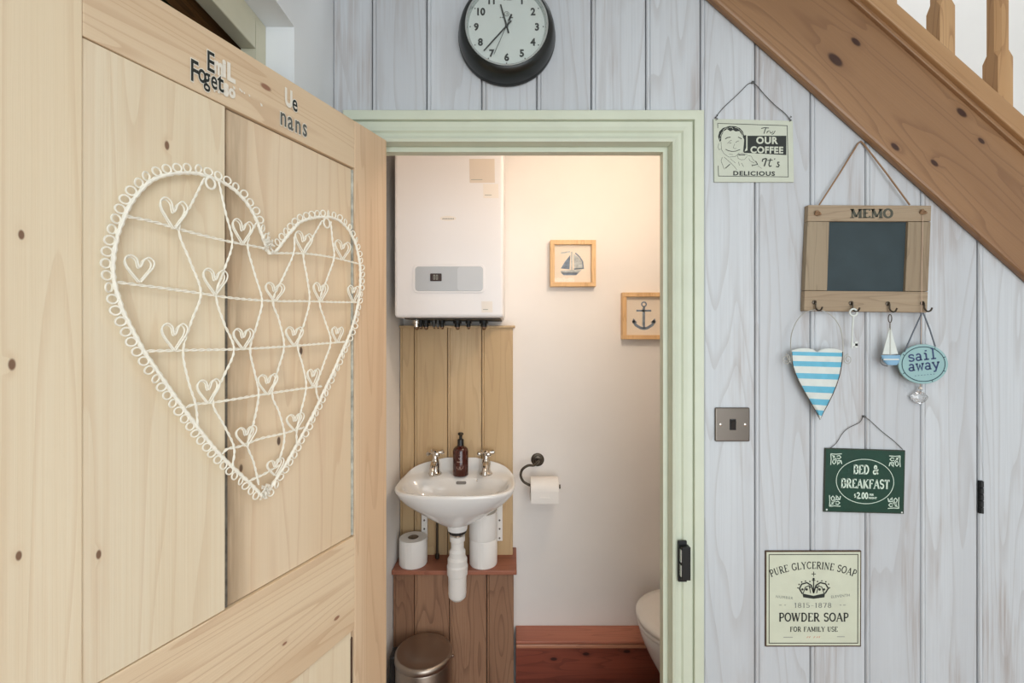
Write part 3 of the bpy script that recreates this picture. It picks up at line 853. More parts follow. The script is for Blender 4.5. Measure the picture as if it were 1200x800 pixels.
OUT = [(311, 298), (306, 287), (301, 273), (293, 253), (285, 240), (276, 229), (262, 218), (250, 212), (238, 207.5), (222, 204), (205, 204), (188, 206.5), (172, 213), (158, 226), (147, 241), (141, 254),
       (134, 271), (129.5, 290), (127.5, 305), (127, 318), (129, 333), (133, 347), (139, 365), (147, 381), (156, 398), (166, 415), (188, 447), (210, 478), (232, 507), (254, 533), (275, 553), (292, 569), (304, 582)]
OUT2 = [(304, 582), (311, 572), (320, 558), (331, 541), (342, 522), (353, 502), (364, 481), (375, 458), (386, 435), (397, 410), (405, 392), (412, 370), (416.5, 347), (417.8, 328), (417.5, 311), (415, 297), (412, 285), (405, 271), (398, 263), (391, 258), (381, 255), (370, 255), (358, 257),
        (347, 261), (340, 268), (333, 276), (326, 285), (319, 294), (311, 298)]
pl = smooth([dh(*p) for p in OUT], 6) ; pr = smooth([dh(*p) for p in OUT2], 6)
outline = resample(pl + pr[1:], 0.0035)
m = MB()
m.tube([p + Vector((0, 0, 0)) for p in outline], [0.0026 + 0.0006 * math.sin(i * 1.9) for i in range(len(outline))], 8, closed=True)
m.tube([p + Vector((0, 0.0022 * math.cos(i * .8), 0.0022 * math.sin(i * .8))) for i, p in enumerate(outline)], 0.0013, 5, closed=True)
m.build('frame_wire', M['heartwire'], heart)
# little loops round the outside, one mesh shared
rg = MB(); nr = 14
rg.tube([(0.0056 * math.cos(2 * PI * k / nr), 0.0006 * math.sin(2 * PI * k / nr), 0.0056 * math.sin(2 * PI * k / nr)) for k in range(nr)], 0.00125, 5, closed=True)
cen = sum(outline, Vector()) / len(outline)
spots = resample(outline + [outline[0]], 0.0142)
loop0 = None
for i, p in enumerate(spots):
    a, b = spots[i - 1], spots[(i + 1) % len(spots)]
    t = (b - a).normalized(); nrm = Vector((t.z, 0, -t.x))
    if (p - cen).dot(nrm) < 0 and i not in (0, len(spots) - 1): nrm = -nrm
    q = p + nrm * 0.0072 + Vector((0, random.uniform(-.001, .001), 0))
    cleft = dh(311, 292)
    if (p - cleft).length < 0.016 or (p - dh(304, 582)).length < 0.010: continue
    if loop0 is None:
        loop0 = rg.build('loop', M['heartwire'], heart); o = loop0
    else:
        o = loop0.copy(); COL.objects.link(o); o.parent = heart
    o.location = q; o.rotation_euler = (random.uniform(-.25, .25), random.uniform(0, 1.5), random.uniform(-.35, .35))
def twist(mb, pts, r=0.00115):
    q = resample(smooth([Vector(p) for p in pts], 6), 0.0022) + [Vector(pts[-1])]
    for ph in (0, PI):
        mb.tube([p + Vector((0, 0.0012 * math.cos(i * 0.62 + ph), 0.0012 * math.sin(i * 0.62 + ph))) for i, p in enumerate(q)], r, 5)
for line_ in ([(141, 254), (172, 260), (204, 269), (235, 277), (266, 284), (288, 288), (309, 292)], [(316, 297), (340, 297), (360, 298), (386, 302), (415, 309)],
              [(132, 331), (180, 337), (231, 344), (265, 349), (301, 352), (330, 353), (357, 353), (390, 354), (416, 354)],
              [(166, 411), (215, 410), (268, 409), (300, 407.5), (325, 406), (365, 403), (402, 400)], [(212, 477), (222, 473), (243, 471), (270, 467), (300, 462), (340, 456), (372, 452)],
              [(255, 531), (261, 525), (272, 523), (284, 519), (300, 513), (327, 507), (351, 500)], [(287, 562), (303, 555), (312, 550), (322, 544)]):
    m = MB(); twist(m, [dh(x, y, OFF + 0.0005) for x, y in line_]); m.build('cross_wire', M['heartwire'], heart)
for line_ in ([(233, 210), (218, 240), (203, 269), (216, 306), (229, 343), (218, 376), (208, 410), (214, 445), (223, 474), (225, 497)],
              [(250, 214), (258, 250), (266, 284), (257, 315), (247, 346), (256, 378), (268, 409), (256, 440), (243, 470), (256, 497), (268, 523), (266, 545)],
              [(294, 262), (284, 286), (292, 320), (301, 352), (295, 380), (287, 408), (292, 435), (297, 461), (291, 495), (284, 520), (291, 540), (297, 566)],
              [(339, 278), (338, 298), (326, 325), (314, 352), (321, 375), (327, 405), (320, 432), (313, 461), (321, 482), (327, 505), (326, 522), (320, 541)],
              [(372, 259), (361, 278), (350, 297), (354, 325), (357, 352), (351, 378), (343, 403), (349, 428), (353, 453), (346, 485), (342, 503), (342, 520)],
              [(382, 260), (384, 282), (386, 302), (378, 326), (369, 353), (375, 375), (382, 400), (374, 425), (365, 453), (368, 468)]):
    m = MB(); twist(m, [dh(x, y, OFF + 0.0025) for x, y in line_]); m.build('zigzag_wire', M['heartwire'], heart)
HEARTS = [(178, 213, 235, 269), (136, 174, 301, 331), (229, 260, 316, 345), (264, 290, 259, 286), (338, 360, 273, 297), (385, 405, 283, 304), (303, 327, 332, 353), (360, 378, 332, 353), (401, 415, 335, 354),
          (180, 213, 379, 410), (265, 290, 385, 409), (327, 349, 383, 405), (382, 396, 383, 401), (222, 251, 444, 472), (294, 319, 438, 462), (353, 368, 432, 452), (268, 294, 499, 522), (328, 350, 484, 504), (305, 326, 537, 556)]
HS = [(0, 0), (-.22, .30), (-.42, .62), (-.44, .86), (-.28, 1.0), (-.10, .90), (-.04, .66), (0, .58), (.06, .66), (.14, .88), (.30, 1.0), (.45, .86), (.42, .62), (.22, .30), (0.03, 0)]
for x0, x1, y0, y1 in HEARTS:
    m = MB()
    sL, zT = door_sz(x0, y0); sR, zB = door_sz(x1, y1)
    sc_, zB = (sL + sR) / 2, door_sz((x0 + x1) / 2, y1)[1]; zT = door_sz((x0 + x1) / 2, y0)[1]
    for dz, dy, k in ((0, 0.0055, 1.0), (0.0012, 0.0012, 0.9)):
        pts = [Vector((sc_ - u * (sL - sR) * k, OFF + dy, zB + v * (zT - zB) * (1 if dy > .003 else .94))) for u, v in HS]
        m.tube(smooth(pts, 4), 0.0011, 6)
    m.build('clip_heart', M['heartwire'], heart)
for px, py, r in ((240, 216, 6.5), (377, 262, 5.5)):
    m = MB(); c = dh(px, py); rr = (c - dh(px, py + r)).length
    m.tube([c + Vector((rr * .85 * math.cos(a), .003, rr * math.sin(a))) for a in [2 * PI * k / 16 for k in range(16)]], 0.0017, 6, closed=True); m.build('hanging_ring', M['heartwire'], heart)
for px, py in ((308, 286), (304, 574)):
    m = MB(); c = dh(px, py)
    for k in range(26):
        a = random.uniform(0, 2 * PI); v = Vector((random.gauss(0, .004), random.uniform(0, .006), random.gauss(0, .006)))
        m.tube([c + v, c + v + Vector((random.uniform(-.006, .006), random.uniform(-.002, .004), random.uniform(-.006, .006)))], 0.0016, 5)
    m.build('knot', M['whitepaint'], heart)
tip = dh(304, 588)

# ================================================================== CLOCK
clk = thing('wall_clock', 'round black wall clock with pale dial above the doorway', 'clock')
pc = P(594, 43.5, 1.110); cx_, cz_ = pc.x, pc.z
R0 = 57 * 1.108 / F
HD = 0.046                      # height of the dial above the boards
YF = D - 0.055
Rb = 48.8 * YF / F
m = MB(); m.lathe([(R0 * .96, 0), (R0, .004), (R0, .012), (R0 * .988, .014), (R0 * .988, .016), (R0 * .975, .028), (R0 * .94, .042), (R0 * .905, .050), (Rb * 1.03, .0545), (Rb * 1.01, .0555), (Rb * 1.0, .054), (Rb * .99, HD - .001), (0.0, HD - .001)], (cx_, D, cz_), 'Y', 72)
m.build('case', M['clock_black'], clk)
m = MB(); m.lathe([(Rb * 1.0, .052), (Rb * 1.0, .0562), (Rb * .955, .0562), (Rb * .925, HD)], (cx_, D, cz_), 'Y', 72, cap=False); m.build('bezel', M['silver'], clk)
m = MB(); m.lathe([(Rb * .935, HD - .0008), (Rb * .935, HD + .0002), (0, HD + .0002)], (cx_, D, cz_), 'Y', 64, smooth=False); dial = m.build('dial', M['face'], clk)
yd = D - HD - 0.0006
def cl(u, v, y=yd): return Vector((cx_ + u, y, cz_ + v))
m = MB()
for h in range(1, 13):
    a = math.radians(90 - 30 * h); rn = Rb * .735
    font_text(m, str(h), 0, 0, 0.0168, lambda u, v, a=a: cl(rn * math.cos(a) + u, rn * math.sin(a) - v - .0084), 0, 0.06, xs=.95)
    ra = Rb * .885
    m.poly([cl(ra * math.cos(a) + .0016 * math.cos(q), ra * math.sin(a) + .0016 * math.sin(q)) for q in [2 * PI * k / 8 for k in range(8)]])
m.build('numeral', M['ink'], dial)
m = MB(); ribbon(m, [(.0055 * math.cos(2 * PI * k / 16), .030 + .0055 * math.sin(2 * PI * k / 16)) for k in range(16)], .0012, lambda u, v: cl(u, v), 0, True)
ribbon(m, [(-.002, .032), (.002, .032), (.002, .028), (-.002, .028)], .0012, lambda u, v: cl(u, v))
for u in (-.016, -.011, .009, .012): ribbon(m, [(u, .0215), (u + .003, .0215)], .0026, lambda u, v: cl(u, v))
m.build('dial_mark', M['stencil'], dial)
def hand(name, dx, dy, tail, w0, w1, lift):
    L = math.hypot(dx, dy) * YF / F; a = math.atan2(-dy, dx)
    mb = MB(); y = yd - lift
    ex = Vector((math.cos(a), 0, math.sin(a))); ez = Vector((-math.sin(a), 0, math.cos(a))); o = Vector((cx_, y, cz_))
    mb.prism([o - ex * tail + ez * w0, o - ex * tail - ez * w0, o + ex * L - ez * w1, o + ex * L + ez * w1], (0, -.0006, 0))
    if lift > .004: mb.prism([o - ex * tail * 1.1 + ez * .0022, o - ex * tail * 1.1 - ez * .0022, o - ex * tail * .45 - ez * .0022, o - ex * tail * .45 + ez * .0022], (0, -.0006, 0))
    return mb.build(name, M['ink'], clk)
hand('hour_hand', -7.2, -25.5, .017, .0020, .0017, .0018)
hand('minute_hand', -27, 29.5, .016, .0018, .0014, .003)
hand('second_hand', -15, 34, .026, .0005, .0005, .0044)
m = MB(); m.lathe([(.0036, .0), (.0036, .006), (0, .006)], (cx_, D - HD - .0004, cz_), 'Y', 16); m.build('hand_hub', M['ink'], clk)
m = MB(); m.lathe([(Rb * .95, .0545), (Rb * .95, .0551), (0, .0551)], (cx_, D, cz_), 'Y', 48); m.build('glass_cover', M['clear'], clk)
rebase(clk, (cx_, D, cz_ - R0))

# ================================================================== COFFEE SIGN
def wire_pts(Y, *pp, sag=0.0): return [P(x, y, Y) for x, y in pp]
YG = D - 0.0045
cs = thing('coffee_sign', 'small cream tin sign reading Try Our Coffee with smiling man', 'sign')
q = [(836.2, 139), (929.3, 141.3), (930.6, 213.3), (837, 213.2)]
m = MB(); m.prism([P(x, y, D - 0.0045) for x, y in q], (0, .004, 0)); m.build('tin_plate', [M['tin_cream']], cs, bevel=0.0012)
C3 = lambda pts: [(832 + x / 10, 135 + y / 10) for x, y in pts]
y1 = D - .0047; y2 = D - .0049; y3 = D - .0051
m = MB()
ribbon(m, C3([(92, 150), (90, 95), (905, 122), (918, 722), (100, 712), (96, 590)]), .7, on(y1))
hair = C3([(95, 250), (110, 190), (150, 150), (230, 125), (300, 130), (350, 150), (385, 190), (402, 240), (400, 285), (375, 230), (345, 185), (300, 190), (270, 172), (240, 188), (200, 162), (160, 190), (135, 240), (130, 300), (115, 312), (100, 270)])
m.poly([P(x, y, y1) for x, y in hair])
m.poly([P(x, y, y1) for x, y in C3([(440, 240), (895, 240), (895, 466), (395, 440), (400, 425), (440, 412)])])
m.poly([P(x, y, y1) for x, y in C3([(402, 235), (424, 232), (424, 380), (405, 425), (388, 432), (400, 300)])])
for w, pts in ((.35, [(130, 310), (135, 400), (165, 450), (220, 490), (300, 482), (345, 440)]), (.35, [(105, 330), (93, 375), (108, 405), (128, 395)]), (.9, [(178, 278), (205, 262), (242, 256)]), (.9, [(330, 255), (352, 265), (372, 278)]),
               (.4, [(205, 330), (235, 300), (255, 292)]), (.45, [(225, 325), (250, 325)]), (.45, [(300, 322), (322, 302), (340, 302)]), (.35, [(290, 335), (272, 380), (290, 392), (308, 385)]),
               (.75, [(182, 398), (215, 415), (260, 424), (305, 420), (355, 400)]), (.3, [(225, 455), (270, 462)]), (.35, [(320, 462), (330, 505), (365, 522), (405, 518), (436, 480)]), (.3, [(320, 462), (372, 445), (440, 462)]),
               (1.0, [(335, 466), (375, 462), (412, 466)]), (.35, [(440, 470), (485, 480), (505, 520), (535, 545)]), (.35, [(455, 505), (470, 535), (520, 560)]), (.8, [(535, 535), (558, 575), (490, 590)]), (.45, [(490, 575), (500, 600)]),
               (.4, [(145, 490), (130, 535), (168, 632)]), (.9, [(180, 622), (235, 572)]), (.35, [(165, 490), (240, 555), (285, 600), (315, 640)]), (.35, [(335, 545), (345, 590)]), (.35, [(370, 560), (395, 605)]), (.3, [(240, 510), (300, 560)]), (.3, [(560, 590), (610, 625)])):
    ribbon(m, C3(pts), w, on(y2))
hm = MB()
for pts in ([(120, 250), (140, 205), (165, 180)], [(150, 178), (185, 150), (215, 152)], [(225, 145), (255, 140), (270, 160)], [(290, 145), (325, 150), (345, 170)], [(352, 172), (378, 205), (386, 245)], [(112, 285), (122, 262)]):
    ribbon(hm, C3(pts), .45, on(y2))
hm.build('hair_highlight', M['tin_cream'], cs)
# script Try / It's
for w, pts in ((.9, [(600, 155), (640, 145), (690, 150)]), (1.0, [(655, 150), (640, 190), (632, 215)]), (.7, [(672, 185), (665, 210), (680, 188), (700, 182)]), (.7, [(712, 185), (706, 208), (725, 208), (740, 185)]), (.8, [(764, 182), (745, 215), (725, 225)])):
    ribbon(m, C3(pts), w, on(y2))
for w, pts in ((1.3, [(612, 545), (620, 515), (660, 505)]), (1.5, [(665, 505), (648, 560), (636, 598)]), (1.2, [(712, 505), (690, 580), (700, 600), (722, 590)]), (.9, [(670, 530), (735, 525)]), (1.0, [(762, 505), (755, 520)]), (1.2, [(815, 550), (795, 550), (795, 570), (812, 585), (800, 605), (775, 600)])):
    ribbon(m, C3(pts), w, on(y2))
font_text(m, 'DELICIOUS', 832 + 51.5, 135 + 70.5, 5.0, on(y2), 0, .045, ang=-.012, xs=1.28, space=1.15)
m.build('print', M['ink'], cs)
m = MB()
font_text(m, 'OUR', 832 + 66.5, 135 + 33.2, 8.0, on(y3), 0, .055, ang=-.012, xs=1.0, space=1.1)
font_text(m, 'COFFEE', 832 + 66.5, 135 + 44.2, 7.6, on(y3), 0, .055, ang=-.012, xs=.98, space=1.1)
m.build('lettering', M['tin_cream'], cs)
m = MB(); m.tube(smooth(wire_pts(D - .004, (838, 139.5), (842, 133), (850, 124), (864, 111), (876, 99), (881, 97)), 4) + smooth(wire_pts(D - .004, (881, 97), (886, 99.5), (897, 112), (909, 124), (920, 133), (927, 142)), 4), .0009, 6)
for x, y in ((839.5, 137.5), (926, 139)):
    m.tube([P(x + 1.6 * math.sin(k * .9), y - 3 + k * .55, D - .005 + .001 * math.cos(k * .9)) for k in range(12)], .0008, 5)
m.lathe([(.002, 0), (.0032, .005), (0, .006)], P(881, 97.3, D) , 'Y', 10)
m.build('hanging_wire', M['wire'], cs)
rebase(cs, P(883, 213, D))

# ================================================================== MEMO BOARD
mbd = thing('memo_board', 'driftwood memo board with chalkboard and hook rail on jute rope', 'memo board')
YM = D - 0.016
def quad(pts, y, depth, name, mat_, par, bev=0.0012):
    m = MB(); m.prism([P(x, yy, y) for x, yy in pts], (0, depth, 0)); return m.build(name, mat_, par, bevel=bev)
quad([(947.3, 240), (1091.6, 240.7), (1091, 259.3), (946.6, 259)], YM, .015, 'frame_top', M['driftwood'], mbd)
quad([(943.2, 340.5), (1087.6, 341.8), (1086.7, 366), (942.4, 364)], YM, .015, 'frame_bottom', M['driftwood'], mbd)
quad([(946.6, 259.3), (972, 259.5), (969.4, 340.2), (943.2, 340)], YM, .015, 'frame_side', M['driftwood_v'], mbd)
quad([(1064.6, 259.7), (1091, 259.9), (1087.6, 341.4), (1061, 341)], YM, .015, 'frame_side', M['driftwood_v'], mbd)
quad([(969, 258), (1067, 258), (1064, 343), (967, 343)], YM + .007, .006, 'chalkboard', M['slate'], mbd, 0)
m = MB(); serif_text(m, 'MEMO', 1021.5, 255, 10.2, on(YM - .0004), .23, 0, width=50, serif=.16); m.build('lettering', M['stencil'], mbd)
m = MB(); yr = YM + .004
m.tube([P(960, 240, yr), P(984, 203, yr), P(1005.5, 168, D - .004), P(1008.5, 165.5, D - .004), P(1011.5, 168, D - .004), P(1038, 202, yr), P(1066, 240, yr)], .0019, 7)
m.build('rope', M['jute'], mbd)
for x, y in ((958.5, 249.5), (1082, 248)):
    m = MB(); c = P(x, y, YM - .004)
    for k in range(4): m.tube([c + Vector((.0055 * math.cos(a + k), .003 * math.sin(2 * a + k), .0045 * math.sin(a))) for a in [2 * PI * j / 12 for j in range(12)]], .0019, 6, closed=True)
    m.build('rope_knot', M['jute'], mbd)
HOOKS = []
for x, y in ((954, 356), (997, 357), (1040, 357.5), (1080.5, 357)):
    m = MB(); c = P(x, y, YM)
    m.lathe([(.0052, 0), (.0052, .002), (.003, .003), (0, .003)], c + Vector((0, 0, .004)), 'Y', 12)
    m.tube(smooth([c + Vector((0, -.002, .006)), c + Vector((0, -.006, .002)), c + Vector((0, -.007, -.010)), c + Vector((.002, -.012, -.0165)), c + Vector((.006, -.016, -.015)), c + Vector((.008, -.018, -.008))], 5), .0019, 7)
    m.build('hook', M['rust_slot_shade'] if False else M['bronze'], mbd)
    HOOKS.append(c + Vector((.003, -.0125, -.0145)))
rebase(mbd, P(1015, 366, D))

# striped tin heart
YH = D - 0.022
sh = thing('striped_heart', 'blue and white striped tin heart on a wire loop hanging from memo board', 'ornament')
Lp = [(928, 412.5), (928.3, 420), (929.5, 429), (932.5, 438), (936.5, 447), (943, 459), (950, 471), (956, 482), (961, 491.5)]
Rp = [(987.5, 412), (987.3, 420), (986, 430), (984, 440), (980.5, 451), (975.5, 463), (970, 474), (965, 483), (961, 491.5)]
def side(tab, y):
    for (xa_, ya_), (xb_, yb_) in zip(tab[:-1], tab[1:]):
        if ya_ <= y <= yb_: return xa_ + (xb_ - xa_) * (y - ya_) / (yb_ - ya_)
    return tab[0][0] if y < tab[0][1] else tab[-1][0]
bands = [(411, 417), (423.5, 429.5), (437.5, 444), (452.5, 460), (467.5, 474.5), (480.5, 486.5)]
rows = sorted(set([409 + 0.0] + [412.5] + [v for b in bands for v in b if v > 412.5] + [433, 448, 464, 477, 491.3]))
m = MB(); NU = 12; grid = []
for y in rows:
    xl, xr = side(Lp, y), side(Rp, y); row = []
    for k in range(NU + 1):
        u = k / NU; x = xl + (xr - xl) * u; yy = y
        if y == 409: yy = 411.0 - 3.0 * abs(math.sin(u * PI * 2)) ** .8 + (1.5 if abs(u - .5) < .01 else 0)
        row.append(P(x, yy + (u - .5) * (1.5 if y > 412 else .5), YH - .006 * (1 - (2 * u - 1) ** 2)))
    grid.append(row)
vs = [p for r in grid for p in r]; nb = len(vs)
vs += [p + Vector((0, .003, 0)) for p in vs]
for i in range(len(rows) - 1):
    mid = (rows[i] + rows[i + 1]) / 2
    mi = 1 if any(a - .1 <= mid <= b + .1 for a, b in bands) else 0
    for k in range(NU):
        a = i * (NU + 1) + k
        m.add([vs[a], vs[a + 1], vs[a + NU + 2], vs[a + NU + 1]], [(0, 1, 2, 3)], mi)
        m.add([vs[nb + a], vs[nb + a + 1], vs[nb + a + NU + 2], vs[nb + a + NU + 1]], [(3, 2, 1, 0)], 0)
m.build('tin_body', [M['offwhite'], M['blue']], sh)
m = MB()
path = [(Lp[0], 0)]
m.tube([P(x, y, YH - .0012) for x, y in Lp] + [P(x, y, YH - .0012) for x, y in reversed(Rp)], .0008, 6)
m.build('edge_wire', M['rust_slot_shade'], sh)
m = MB()
m.tube(smooth([P(*p, YH) for p in ((928, 424), (926.5, 405), (928, 390), (934, 376), (943, 366.5), (954.5, 363), (966, 364.5), (977, 372), (984.5, 384), (987.5, 398), (988, 412), (987.5, 424))], 6), .0011, 7)
for sx, cx0_ in ((-1, 924), (1, 991)):
    pts = []
    for k in range(30):
        t = k / 29; a = PI * (1.5 - 3.4 * t) ; r = 6.5 * (1 - .75 * t)
        pts.append(P(cx0_ + sx * (1.5 + 6.0 * .55 - r * math.cos(a + PI) * .8) - sx * 2, 421 + r * math.sin(a), YH - .002))
    m.tube([P(957.5 + sx * 30, 426, YH)] + pts, .0009, 6)
m.build('hanging_wire', M['wire_light'], sh)
rebase(sh, P(961, 491, YH))

# key
ky = thing('key_ornament', 'slim cream metal key hanging from memo board hook', 'key')
YK = D - .0290
m = MB(); c = P(1000, 366, YK)
m.tube([c + Vector((.0085 * math.cos(a), 0, .0085 * math.sin(a))) for a in [2 * PI * k / 20 for k in range(20)]], .0022, 8, closed=True); m.build('bow', M['offwhite'], ky)
m = MB(); m.tube([P(1000, 370.5, YK), P(999, 385, YK), P(998.2, 408, YK)], .0019, 8); m.build('shaft', M['offwhite'], ky)
m = MB()
b0 = P(998.5, 404, YK)
m.box(b0.x, b0.x + .013, YK - .0012, YK + .0012, b0.z - .003, b0.z + .004); m.box(b0.x + .006, b0.x + .013, YK - .0012, YK + .0012, b0.z - .006, b0.z + .008)
m.build('bit', M['offwhite'], ky, bevel=.0006)
rebase(ky, P(998, 408, YK))

# hanging boat
bo = thing('boat_ornament', 'tiny hanging sailing boat with white sails and blue striped hull', 'ornament')
YT = D - .029
m = MB(); c = P(1043, 373, YT)
m.tube([c + Vector((.0042 * math.cos(a), 0, .0095 * math.sin(a))) for a in [2 * PI * k / 18 for k in range(18)]], .0011, 6, closed=True); m.tube([P(1043, 378, YT), P(1043, 386, YT)], .0012, 6); m.build('ring', M['bronze'], bo)
m = MB(); m.tube([P(1043.3, 383, YT), P(1043.3, 417, YT)], .0012, 6); m.build('mast', M['wire_light'], bo)
quad([(1042.6, 384), (1042.6, 415), (1034.5, 415), (1037.5, 403)], YT - .001, .002, 'sail', M['offwhite'], bo, 0)
quad([(1044.2, 384), (1047.5, 398), (1052.5, 414.5), (1044.2, 415)], YT - .001, .002, 'sail', M['offwhite'], bo, 0)
m = MB(); rr = []
for y, x0, x1, w in ((416, 1032.5, 1055, .0055), (420, 1033.5, 1054.5, .006), (424, 1036, 1053.5, .0055), (427.5, 1040, 1051, .004)):
    a_, b_ = P(x0, y, YT), P(x1, y, YT); c = (a_ + b_) / 2; h = (b_.x - a_.x) / 2
    rr.append([Vector((c.x + h * (abs(math.cos(t)) ** .8) * (1 if math.cos(t) > 0 else -1), YT + w * math.sin(t), a_.z)) for t in [2 * PI * k / 16 for k in range(16)]])
m.loft(rr); hull = m.build('hull', M['boatblue'], bo)
m = MB(); ribbon(m, [(1035.5, 421), (1053.5, 421)], 1.6, on(YT - .0064)); m.build('hull_stripe', M['offwhite'], hull)
m = MB(); m.tube(smooth([P(1034, 417, YT), P(1031.5, 422, YT), P(1034, 427, YT - .001), P(1040, 429, YT)], 4), .0009, 6); m.build('anchor_line', M['wire'], bo)
rebase(bo, P(1043, 428, YT))

# sail away plaque
sa_ = thing('sail_away_plaque', 'oval pale teal plaque reading sail away on grey strap', 'sign')
YP = D - .026
cpx, cpy, rx, ry = 1082.3, 426.5, 29, 23.3
ov = lambda k, sx=1.0, sy=1.0, n=48: (cpx + rx * sx * math.cos(2 * PI * k / n), cpy + ry * sy * math.sin(2 * PI * k / n))
m = MB(); m.prism([P(*ov(k), YP) for k in range(48)], (0, .004, 0)); m.build('plate', M['teal'], sa_, bevel=.001)
m = MB(); ribbon(m, [ov(k, .87, .87) for k in range(48)], 1.0, on(YP - .0004), 0, True)
for k in (3, 9, 20, 28, 40, 45): ribbon(m, [ov(k, .87, .87), ov(k, .96, .96)], .9, on(YP - .0004))
m.build('border_line', M['tealdark'], sa_)
m = MB()
serif_text(m, 'sail', 1081.3, 421.8, 12.5, on(YP - .0005), .17, 0, width=34, ang=.11, serif=.1)
serif_text(m, 'away', 1083, 433.2, 12.5, on(YP - .0005), .17, 0, width=37, ang=.09, serif=.1)
for k in range(7): ribbon(m, [(1072 + k * 3.6, 440.3 - k * .35), (1073.8 + k * 3.6, 440.1 - k * .35)], .5, on(YP - .0005))
m.build('lettering', M['navy'], sa_)
for pts in ([(1080.5, 366.5), (1070, 389), (1060, 412)], [(1082, 366.5), (1090, 387), (1096, 406)]):
    m = MB(); m.tube([P(x, y, YP - .003) for x, y in pts], .0017, 6); m.build('strap', M['strap'], sa_)
rebase(sa_, P(1082, 449, YP))

# glass drop on a long cord
gd = thing('glass_drop', 'clear cut glass drop on thin cord below the oval plaque', 'ornament')
m = MB(); m.tube([P(1081.5, 252, YM - .004), P(1080.5, 300, YM - .003), P(1080, 358, YM - .008), P(1079.5, 400, D - .012), P(1078.5, 453, D - .012)], .0007, 6); m.build('cord', M['cord'], gd)
YD_ = D - .012
m = MB(); c = P(1078.5, 454.5, YD_); m.lathe([(0, -.004), (.003, -.0025), (.004, 0), (.003, .0025), (0, .004)], c, 'Z', 10); m.build('bead', M['sticker'], gd)
m = MB(); c = P(1077.5, 465, YD_)
m.lathe([(0, -.018), (.012, -.012), (.021, -.002), (.020, .003), (.010, .011), (.004, .016), (0, .016)], (0, 0, 0), 'Z', 9, smooth=False)
m.v = [(x + c.x, y * .45 + c.y, z + c.z) for x, y, z in m.v]; m.build('cut_glass', M['crystal'], gd)
rebase(gd, P(1077.5, 474, YD_))

# ================================================================== BED AND BREAKFAST SIGN
bs = thing('bed_and_breakfast_sign', 'dark green tin sign reading Bed and Breakfast hung by a wire', 'sign')
YQ = D - .005
m = MB(); m.prism([P(*p, YQ) for p in ((967.1, 524.8), (1061, 527.6), (1059.3, 602), (965.4, 599.6))], (0, .0035, 0)); m.build('edge', M['green_edge'], bs, bevel=.0006)
m = MB(); m.prism([P(*p, YQ - .0004) for p in ((968.3, 526), (1059.7, 528.8), (1058.1, 600.8), (966.6, 598.4))], (0, .001, 0)); m.build('tin_plate', M['tin_green'], bs)
yq = on(YQ - .0007)
AN = -.028
m = MB()
el = [(1013.7 + 33.7 * math.cos(t) * math.cos(-AN) - 26 * math.sin(t) * math.sin(-AN) * 0, 564 + 26 * math.sin(t) + 33.7 * math.cos(t) * .028) for t in [2 * PI * k / 56 for k in range(56)]]
ribbon(m, el, .7, yq, 0, True); m.build('oval_line', M['pale'], bs)
m = MB()
serif_text(m, 'BED &', 1014.8, 555.2, 10.2, yq, .20, 0, width=30, ang=AN, tr=.03, serif=.12)
serif_text(m, 'BREAKFAST', 1013.8, 571.8, 10.4, yq, .20, 0, width=57, ang=AN, tr=.03, serif=.12)
serif_text(m, '$', 1002.0, 583.0, 4.8, yq, .2, 0, ang=AN); serif_text(m, '2.00', 1010.5, 584.0, 7.0, yq, .22, 0, width=13.5, ang=AN, serif=.08)
font_text(m, 'PER', 1021.3, 580.6, 2.3, yq, 0, .05, ang=AN); font_text(m, 'NIGHT', 1022.6, 584.4, 2.3, yq, 0, .05, ang=AN)
m.build('lettering', M['pale'], bs)
m = MB()
for (x0, y0), fx, fy in (((973.5, 531.5), 1, 1), ((1055, 534), -1, 1), ((972, 593), 1, -1), ((1053.5, 595.5), -1, -1)):
    U = lambda u, v: (x0 + fx * u, y0 + fy * v)
    for w, pts in ((.9, [(0, 0), (6, .5), (13, 0)]), (.9, [(0, 0), (.5, 6), (0, 13)]), (.8, [(1, 1), (6, 6), (9, 11)]), (.9, [(3, 7), (2, 10), (4, 12), (6, 10), (5, 7), (3, 6)]), (.9, [(7, 3), (10, 2), (12, 4), (10, 6), (7, 5)]),
                   (1.1, [(8, 8), (12, 8), (13, 12)]), (.8, [(8, 9), (8, 13)]), (.9, [(2, 2), (5, 3)]), (.8, [(11, 9), (9, 12)]), (.8, [(3, 3), (3, 5)])):
        ribbon(m, [U(*p) for p in pts], w, yq)
m.build('corner_ornament', M['pale'], bs)
m = MB()
for x, y in ((968.8, 597), (1057, 600.3)): m.poly([P(x + 1.1 * math.cos(a), y + 1.1 * math.sin(a), YQ - .0007) for a in [2 * PI * k / 8 for k in range(8)]])
m.build('fixing_hole', M['offwhite'], bs)
m = MB(); m.tube(smooth([P(*p, D - .004) for p in ((972, 525.5), (980, 519), (987, 508), (994, 501.5), (1006, 495.5), (1009.5, 492), (1011.5, 487))], 5) + smooth([P(*p, D - .004) for p in ((1011.5, 487), (1020, 493), (1033, 505), (1047, 516), (1058, 526.5))], 5), .0008, 6)
m.lathe([(.002, 0), (.003, .006), (0, .007)], P(1011.3, 487.5, D), 'Y', 10); m.build('hanging_wire', M['wire'], bs)
rebase(bs, P(1012, 601, D))

